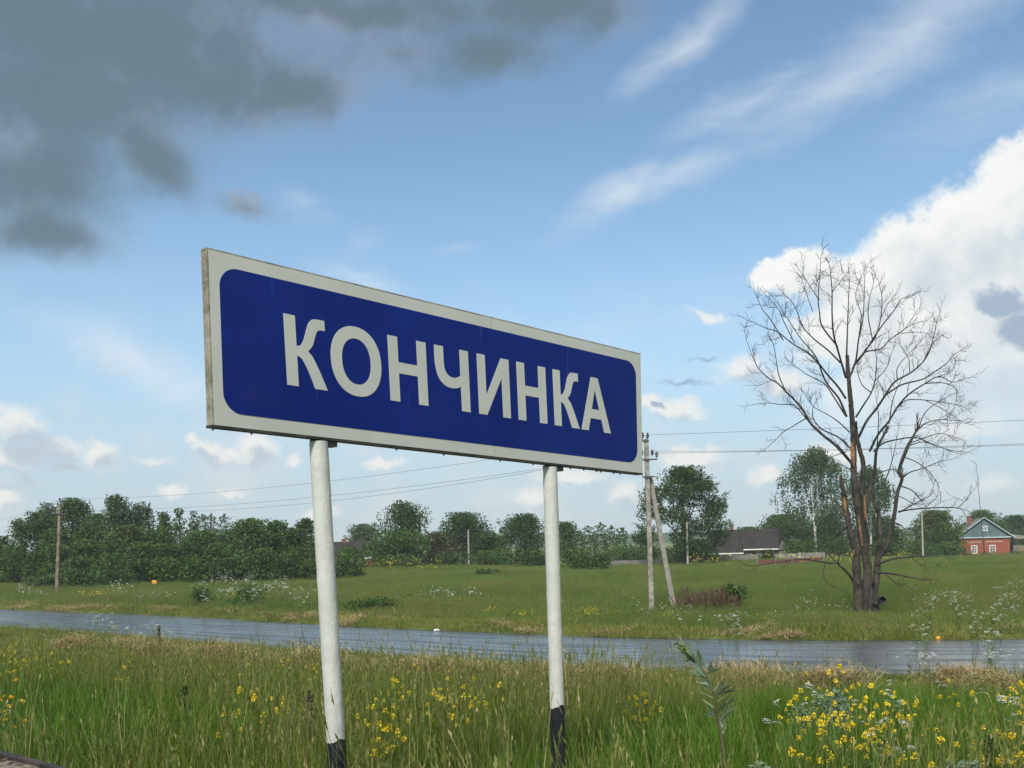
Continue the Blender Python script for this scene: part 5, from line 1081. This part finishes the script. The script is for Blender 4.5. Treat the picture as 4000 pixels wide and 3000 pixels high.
def plant_template(kind, h, spread, nh):
    """a stem mesh with branches and leaves plus the places of its flower heads"""
    V_, F_, o, ends = [], [], 0, []
    def addt(p_, r_, n=4):
        nonlocal o
        a_, b_ = tube(p_, r_, n); V_.append(a_); F_.append(b_ + o); o += len(a_)
    lean = rng.normal(0, .06, 2) * h; topz = h * .72
    main = catmull([(0, 0, -.05), (lean[0] * .4, lean[1] * .4, topz * .5), (lean[0], lean[1], topz)], 4); addt(main, np.linspace(.005, .003, len(main)) * (1.2 if kind == 'umbel' else 1))
    for k in range(nh):
        a_ = k * 2.4 + rng.uniform(-.4, .4); b0 = main[rng.integers(int(len(main) * .45), len(main))] if k else main[-1]
        zt = h * (rng.uniform(.72, 1.0) if k else 1.0); r = spread * (rng.uniform(.35, 1) if k else .12); e_ = np.array([b0[0] + r * math.cos(a_), b0[1] + r * math.sin(a_), max(zt, b0[2] + .04)])
        addt(catmull([b0, (b0 + e_) / 2 + np.array([.12 * r * math.cos(a_), .12 * r * math.sin(a_), -.01]), e_], 3), np.linspace(.0028, .0016, 7), 3); ends.append(e_)
        if kind == 'umbel':
            for q in range(6): addt(np.array([e_ - (0, 0, .022), e_ + (.024 * math.cos(q * 1.05), .024 * math.sin(q * 1.05), -.003)]), np.array([.001, .0008]), 3)
    nl = 26; hz_ = rng.uniform(.05, .62, nl) * h; a_ = rng.uniform(0, 6.28, nl); r = rng.uniform(.02, .10, nl) * (1.2 - hz_ / h); lv, lf = leaf_quads(np.stack([r * np.cos(a_) + lean[0] * hz_ / h, r * np.sin(a_) + lean[1] * hz_ / h, hz_], 1), .10 if kind != 'umbel' else .085, up=.7, asp=.34)
    V_.append(lv); F_.append(lf + o)
    return me_arrays('stem', np.concatenate(V_), [np.concatenate(F_)], [m_stem]), ends
T_UMB = [plant_template('umbel', .80, .17, k) for k in (6, 8, 5)]; T_TALLU = [plant_template('umbel', 1.05, .24, k) for k in (9, 11)]; T_YEL = [plant_template('yellow', .62, .12, k) for k in (5, 7, 4, 6)]
def plant(name, label, cat, group, x, y, tmpl, heads, hname, scale=1.0, hs=1.0, z=None):
    r = thing(name, label, cat, (x, y, gz1(x, y) if z is None else z), rng.uniform(0, 6.28), group); r.scale = (scale,) * 3
    me, ends = tmpl; obj('stem', me, r)
    for e_ in ends:
        u = obj(hname, heads[rng.integers(0, len(heads))], r, e_, rng.uniform(0, 6.28)); u.rotation_euler[0] = rng.normal(0, .22); u.rotation_euler[1] = rng.normal(0, .22); u.scale = (hs * rng.uniform(.75, 1.2),) * 3
def patch(name, cat, label, group, spots, n, rx, ry, up, T, heads, hname, sc=(.85, 1.15), hs=1.0, where=None):
    base_label = label
    for _ in range(n):
        si_ = rng.integers(0, len(spots)); s_ = spots[si_]; label = base_label + (' ' + where[si_] if where else ''); x, y = ground_hit(s_[0] + rng.normal(0, rx), s_[1] + rng.normal(0, ry), up); dn, df = sdist([x], [y])
        if dn[0] + df[0] < .15: y += .6 if df[0] > 0 else -.6
        k = rng.uniform(*sc); plant(name, label, cat, group, x, y, T[rng.integers(0, len(T))], heads, hname, k, hs * .9 / max(.6, k))
Y_ = ('yellow_flower', 'flower')
patch(*Y_, 'yellow flowered stem around the grey green wormwood,', 'yellow flowers around the wormwood', [(3150, 2720), (3230, 2690), (3320, 2720), (3080, 2790), (3400, 2800), (3250, 2810), (3050, 2760)], 20, 75, 45, .62, T_YEL, RAC, 'flower_head', (.9, 1.2), .95, where=['at its top left', 'right behind the bush top', 'at its top right', 'at its left', 'at its far right', 'right before the bush', 'at its far left'])
patch(*Y_, 'yellow flowered stem in the lower right clump below the wormwood', 'yellow flowers at the lower right', [(3560, 2860), (3600, 2940), (3640, 2975), (3500, 2900), (3450, 2780)], 8, 55, 32, .60, T_YEL, RAC, 'flower_head', (.8, 1.1), .9)
patch(*Y_, 'yellow flowered stem in the band at the right edge below the road', 'yellow flowers at the right edge', [(3960, 2685), (3890, 2700), (3720, 2700), (3980, 2730), (3880, 2855)], 12, 45, 18, .58, T_YEL, RAC, 'flower_head', (.8, 1.0))
patch(*Y_, 'yellow flowered stem in the patch midway between the two sign posts', 'yellow flowers between the posts', [(1700, 2610), (1730, 2660), (1790, 2690), (1850, 2700), (1690, 2720), (1640, 2640)], 18, 45, 25, .58, T_YEL, RAC, 'flower_head', (.75, 1.0))
patch(*Y_, 'yellow flowered stem in the small clump right of the left sign post', 'yellow flowers beside the left post', [(1470, 2770), (1500, 2800), (1520, 2830)], 5, 22, 22, .62, T_YEL, RAC, 'flower_head', (.9, 1.1), 1.1)
patch(*Y_, 'yellow flowered stem in the small clump left of the left sign post', 'yellow flowers left of the left post', [(1095, 2710), (1110, 2740), (930, 2750)], 5, 22, 18, .62, T_YEL, RAC, 'flower_head', (.85, 1.05), 1.05)
patch(*Y_, 'yellow flowered stem on the mown verge left of the left sign post', 'yellow flowers on the verge', [(1040, 2590), (1000, 2600), (1080, 2600), (1200, 2640)], 9, 28, 12, .5, T_YEL, RAC, 'flower_head', (.7, .95))
patch(*Y_, 'yellow flowered stem just right of the right sign post', 'yellow flowers right of the right post', [(2500, 2710), (2480, 2730), (2530, 2715)], 5, 22, 14, .6, T_YEL, RAC, 'flower_head', (.8, 1.0))
patch(*Y_, 'yellow flowered stem in the drift at the left edge,', 'yellow flowers at the left edge', [(40, 2520), (90, 2555), (180, 2560), (330, 2550), (430, 2560), (280, 2590), (20, 2570), (120, 2620)], 22, 45, 20, .56, T_YEL, RAC, 'flower_head', (.7, 1.0), where=['in the corner by the road', 'near the road', 'in its upper middle', 'in its upper right', 'at its right end', 'in its lower right', 'hard by the edge', 'at its lower left'])
patch('orange_flower', 'flower', 'orange yellow flower in the bright cluster at the lower left edge', 'orange flowers at the lower left', [(30, 2705), (80, 2715), (130, 2722), (50, 2735)], 3, 22, 6, .6, T_YEL, RACO, 'flower_head', (.9, 1.1), 1.0)
C_ = ('cow_parsley', 'wildflower')
patch(*C_, 'white umbelled plant in the right far verge stand,', 'white umbels right of the dead tree', [(3700, 2310), (3740, 2330), (3660, 2350), (3800, 2350), (3930, 2300), (3980, 2330), (3580, 2345), (3900, 2360)], 44, 35, 25, .85, T_TALLU + T_UMB, UMB, 'umbel', (.9, 1.3), 1.3, where=['left of its middle', 'in its middle', 'low at its left', 'low in its middle', 'high at the right edge', 'hard by the right edge', 'nearest the dead tree', 'low at its right'])
patch(*C_, 'white umbelled plant in the left far verge stand,', 'white umbels left of the left post', [(1030, 2270), (1060, 2300), (970, 2300), (900, 2270), (930, 2330), (1100, 2310), (800, 2290), (1180, 2320)], 36, 35, 22, .95, T_TALLU, UMB, 'umbel', (1.1, 1.5), 1.75, where=['high in its middle', 'right of its middle', 'low in its middle', 'high at its left', 'low at its left', 'close to the signpost', 'at its far left end', 'behind the signpost'])
patch(*C_, 'white umbelled plant around the foot of the concrete power pole', 'white umbels by the power pole', [(2620, 2360), (2700, 2370), (2760, 2385), (2840, 2400), (2880, 2390), (2560, 2350)], 22, 35, 14, .75, T_UMB, UMB, 'umbel', (.75, 1.0), 1.25, where=['just right of it', 'before the dry stalks', 'right of the strut', 'before the small shrub', 'below the small shrub', 'just left of it'])
patch(*C_, 'white umbelled plant in the grass left of the dead tree foot', 'white umbels left of the dead tree', [(3190, 2335), (3330, 2335), (3180, 2350), (3050, 2350)], 10, 35, 14, .75, T_UMB, UMB, 'umbel', (.75, 1.0), 1.25)
patch(*C_, 'white umbelled plant standing by itself at the far road edge right of the dead tree', 'white umbels at the far road edge', [(3555, 2410), (3580, 2430), (3550, 2440)], 4, 14, 8, .7, T_UMB, UMB, 'umbel', (.8, 1.0), 1.2)
for k, (px, py, h_, sc) in enumerate([(3545, 2510, 1.0, 1.15), (3590, 2550, .9, 1.0), (3570, 2600, .8, .9), (3830, 2455, 1.2, 1.3), (3865, 2500, 1.1, 1.2), (3900, 2590, .9, 1.0), (3960, 2560, 1.0, 1.1), (3620, 2590, .8, .9)]):
    x, y = ground_hit(px, py + 60, .35); y = min(y, 17.5); x = (px - PX) / F * y
    zt = at(px, py, y)[2]; plant(*C_[:1], 'tall white umbelled plant rising across the wet road at the right', C_[1], 'tall white umbels before the road', x, y, T_TALLU[k % 2], UMB, 'umbel', max(.75, (zt - gz1(x, y)) / 1.05), 1.25)
for k, (px, py) in enumerate([(383, 2378), (360, 2400), (410, 2395), (575, 2430), (530, 2455)]):
    y = 17.0 + k * .4; x = (px - PX) / F * y; zt = at(px, py, y)[2]; plant('cow_parsley', 'thin white umbelled plant standing against the wet road at the left', 'wildflower', 'white umbels at the left before the road', x, y, T_TALLU[k % 2], UMB[:2], 'umbel', max(.7, (zt - gz1(x, y)) / 1.05), 1.0)
patch(*C_, 'white yarrow like umbel low among the yellow flowers at the right', 'low white umbels at the right', [(3015, 2660), (3020, 2750), (3100, 2690), (3400, 2730), (3390, 2760), (3480, 2800), (3470, 2840), (3550, 2700), (3640, 2720), (3780, 2775), (3920, 2760), (3950, 2735), (3710, 2650), (3860, 2690)], 14, 16, 8, .6, T_UMB[2:], UMB, 'umbel', (.66, .85), .8)
patch(*C_, 'small white umbel low in the grass left of the left sign post', 'low white umbels at the left', [(180, 2490), (1450, 2610), (1480, 2650), (730, 2580), (720, 2620), (140, 2515)], 7, 12, 6, .5, T_UMB[2:], UMB, 'umbel', (.55, .7), .8)

# ---- mugwort in front, and grey green wormwood
m_mug = mat('mugwort_leaf', (.11, .18, .065), (.34, .40, .30), 2.0, .6, island=True, trans=.25); m_mugs = mat('purple_brown_stem', (.045, .030, .022), (.09, .085, .04), 5, .7); m_bud = mat('yellow_green_buds', (.13, .18, .03), (.18, .22, .05), 10, .6)
def lobed_leaf(L_, nl, wd):
    V_, F_ = [], []; prs = [(0, 0, 1.0)] + [(s_ * (.55 + .18 * k), .12 + .2 * k, .85 - .12 * k) for k in range(nl) for s_ in (-1, 1)]
    for ang, u0, ll in prs:
        c0 = np.array([0, L_ * u0, 0.0]); d_ = np.array([math.sin(ang * .62), math.cos(ang * .62), 0]); s_ = np.array([d_[1], -d_[0], 0]); Lk = L_ * ll * (1 - u0 * .35) - (0 if ang else 0); n = 4; o = len(V_)
        for k in range(n + 1):
            u = k / n; w_ = wd * math.sin(math.pi * min(.98, .12 + .86 * u)) ** .8 * (.2 if k in (0, n) else 1); zz = -.10 * Lk * u * u + .003 * (ang != 0); V_.append(c0 + d_ * Lk * u - s_ * w_ + (0, 0, zz + .15 * w_)); V_.append(c0 + d_ * Lk * u + (0, 0, zz)); V_.append(c0 + d_ * Lk * u + s_ * w_ + (0, 0, zz + .15 * w_))
        for k in range(n): F_ += [(o + 3 * k, o + 3 * k + 1, o + 3 * k + 4, o + 3 * k + 3), (o + 3 * k + 1, o + 3 * k + 2, o + 3 * k + 5, o + 3 * k + 4)]
    return me_arrays('leaf', np.array(V_), [np.array(F_)], [m_mug])
LV = [lobed_leaf(.105, 2, .0042), lobed_leaf(.115, 3, .0045), lobed_leaf(.075, 0, .0036), lobed_leaf(.09, 2, .0040)]
YM = 4.5
spine = [(2832, 3010), (2826, 2930), (2812, 2850), (2797, 2790), (2793, 2730), (2782, 2690), (2757, 2640), (2727, 2590), (2690, 2555), (2662, 2525)]
S3_ = np.array([at(a_, b_, YM) for a_, b_ in spine]); zg = gz1(S3_[0][0], YM); S3_ = np.vstack([[S3_[0][0] + .02, YM, zg - .05], S3_]); S3_ = catmull(S3_, 6)
MG = thing('mugwort', 'tall single mugwort stalk with narrow silvery leaves, nodding against the road', 'weed', (S3_[0][0], YM, zg)); mo = np.array(MG.location)
V_, F_ = tube(S3_ - mo, np.linspace(.0085, .0022, len(S3_)), 8); obj('stem', me_arrays('stem', V_, [F_], [m_mugs], True), MG)
def orient(o, p_, d_, roll):
    d_ = Vector(d_).normalized(); q = d_.to_track_quat('Y', 'Z'); o.rotation_mode = 'QUATERNION'; o.rotation_quaternion = q @ Matrix.Rotation(roll, 3, 'Y').to_quaternion(); o.location = tuple(p_)
ns_ = len(S3_); kleaf = 0
for i_ in range(16, ns_ - 1):
    t_ = S3_[i_] - S3_[i_ - 1]; t_ /= np.linalg.norm(t_); u = (i_ - 16) / (ns_ - 17)
    for rep in range(int(rng.random() < .9) if u < .6 else (1 if u < .8 else 2)):
        a_ = kleaf * 2.2 + rng.uniform(-1.0, 1.0); kleaf += 1; side_ = np.array([math.cos(a_), .55 * math.sin(a_), 0]); d_ = t_ * (rng.uniform(.35, 1.3) if u < .6 else 1.3) + side_ * (1.15 if u < .6 else .7)
        o = obj('leaf', LV[rng.integers(0, 4) if u < .75 else 2], MG); orient(o, S3_[i_] - mo, d_, rng.uniform(-1.5, 1.5)); k_ = rng.uniform(.65, 1.35) * (1.0 if u < .5 else 1.0 - .45 * (u - .5)); o.scale = (k_,) * 3
tipc = S3_[-9:] - mo; Cb = tipc[rng.integers(0, 9, 120)] + rng.normal(0, .010, (120, 3)); lv_, lf_ = leaf_quads(Cb, .020, up=.3, asp=.5); obj('bud_tip', me_arrays('bud_tip', lv_, [lf_], [m_bud]), MG)
m_worm = mat('silver_green_wormwood', (.12, .18, .11), (.21, .27, .18), 3, .75, island=True, trans=.2)
for (lab, px, pyt, wp, Y) in [('silvery grey green wormwood bush among the yellow flowers', 3200, 2705, 200, 7.2), ('silvery wormwood top at the bottom edge, far right', 3765, 2958, 120, 5.0), ('small silvery sprout at the bottom edge right of the mugwort', 2985, 2950, 60, 4.6)]:
    T_ = at(px, pyt, Y); zg = gz1(T_[0], Y); w_ = wp / F * Y; h_ = T_[2] - zg; R_ = thing('wormwood', lab, 'weed', (T_[0], Y, zg)); tbw = TB(); LVs = []
    for k in range(7 if wp > 100 else 3):
        bx_ = rng.uniform(-.5, .5) * w_; by_ = rng.uniform(-.4, .4) * w_; hh_ = h_ * rng.uniform(.8, 1); p_ = catmull([(bx_ * .3, by_ * .3, 0), (bx_ * .8, by_ * .8, hh_ * .5), (bx_, by_, hh_)], 5); tbw.add(p_, np.linspace(.005, .0025, len(p_)), 5)
        n = 420; u = rng.uniform(.25, 1, n) ** .8; q = np.stack([np.interp(u, np.linspace(0, 1, len(p_)), p_[:, j]) for j in range(3)], 1); r = .07 * (1.1 - u * .75); q += rng.standard_normal((n, 3)) * r[:, None] * np.array([1, 1, .55]); LVs.append(q)
    obj('stem', tbw.mesh('stem', [m_worm]), R_); a_, b_ = leaf_quads(np.concatenate(LVs), .030, up=.4, asp=.32); obj('leaves', me_arrays('leaves', a_, [b_], [m_worm]), R_)
# dark dock spike and a dark nettle clump
m_dk = mat('dark_dock_seeds', (.045, .035, .035), (.08, .06, .05), 8, .8, island=True)
for lab, px, pyt, Y in [('dark seeded dock spike against the road, left of the left sign post', 621, 2445, 15.0), ('dark leafy spike in the grass left of the left sign post', 720, 2680, 8.0), ('dark drooping weed just left of the left sign post', 1208, 2700, 7.0), ('dark nettle stalk at the lower right corner', 3865, 2880, 5.6)]:
    T_ = at(px, pyt, Y); zg = gz1(T_[0], Y); h_ = max(.35, T_[2] - zg); R_ = thing('dock_plant', lab, 'weed', (T_[0], Y, zg)); tbw = TB(); tbw.add(np.array([(0, 0, 0), (.01, 0, h_ * .5), (.0, 0, h_)]), np.array([.006, .005, .002]), 5); obj('stem', tbw.mesh('stem', [m_dk]), R_)
    n = 220; u = rng.uniform(.45, 1, n); r = .055 * (1.15 - u); a_, b_ = leaf_quads(np.stack([rng.normal(0, 1, n) * r, rng.normal(0, 1, n) * r, u * h_], 1), .032, up=.1, asp=.5); obj('seed_spike', me_arrays('seed_spike', a_, [b_], [m_dk if 'leafy' not in lab and 'nettle' not in lab else g_weed]), R_)
# litter at the far road edge
m_lit = mat('white_litter', (.66, .66, .63), (.5, .5, .48), 30, .6)
for lab, nm, px, py, col_, s_ in [('crumpled white litter at the far road edge between the posts', 'litter', 1705, 2461, m_lit, .085), ('white crumpled scrap at the far road edge right of the concrete pole', 'litter', 2886, 2486, m_lit, .085), ('small yellow fruit like ball at the far road edge on the right', 'ball', 3664, 2484, m_yel, .075)]:
    d_ = ray(px, py); y = 33.0
    for _ in range(10): y = (gz1(d_[0] / d_[1] * y, y) + s_ * .4 - 3.2) / (d_[2] / d_[1])
    x = d_[0] / d_[1] * y; bm_ = bmesh.new(); bmesh.ops.create_icosphere(bm_, subdivisions=2, radius=s_)
    for v_ in bm_.verts:
        if nm == 'litter': v_.co *= rng.uniform(.55, 1.15); v_.co.z *= .5; v_.co.x *= 1.5
    me = bpy.data.meshes.new(nm); bm_.to_mesh(me); bm_.free(); me.materials.append(col_); tag(obj(nm, me, None, (x, y, gz1(x, y) + s_ * .45)), lab, 'litter' if nm == 'litter' else 'ball')
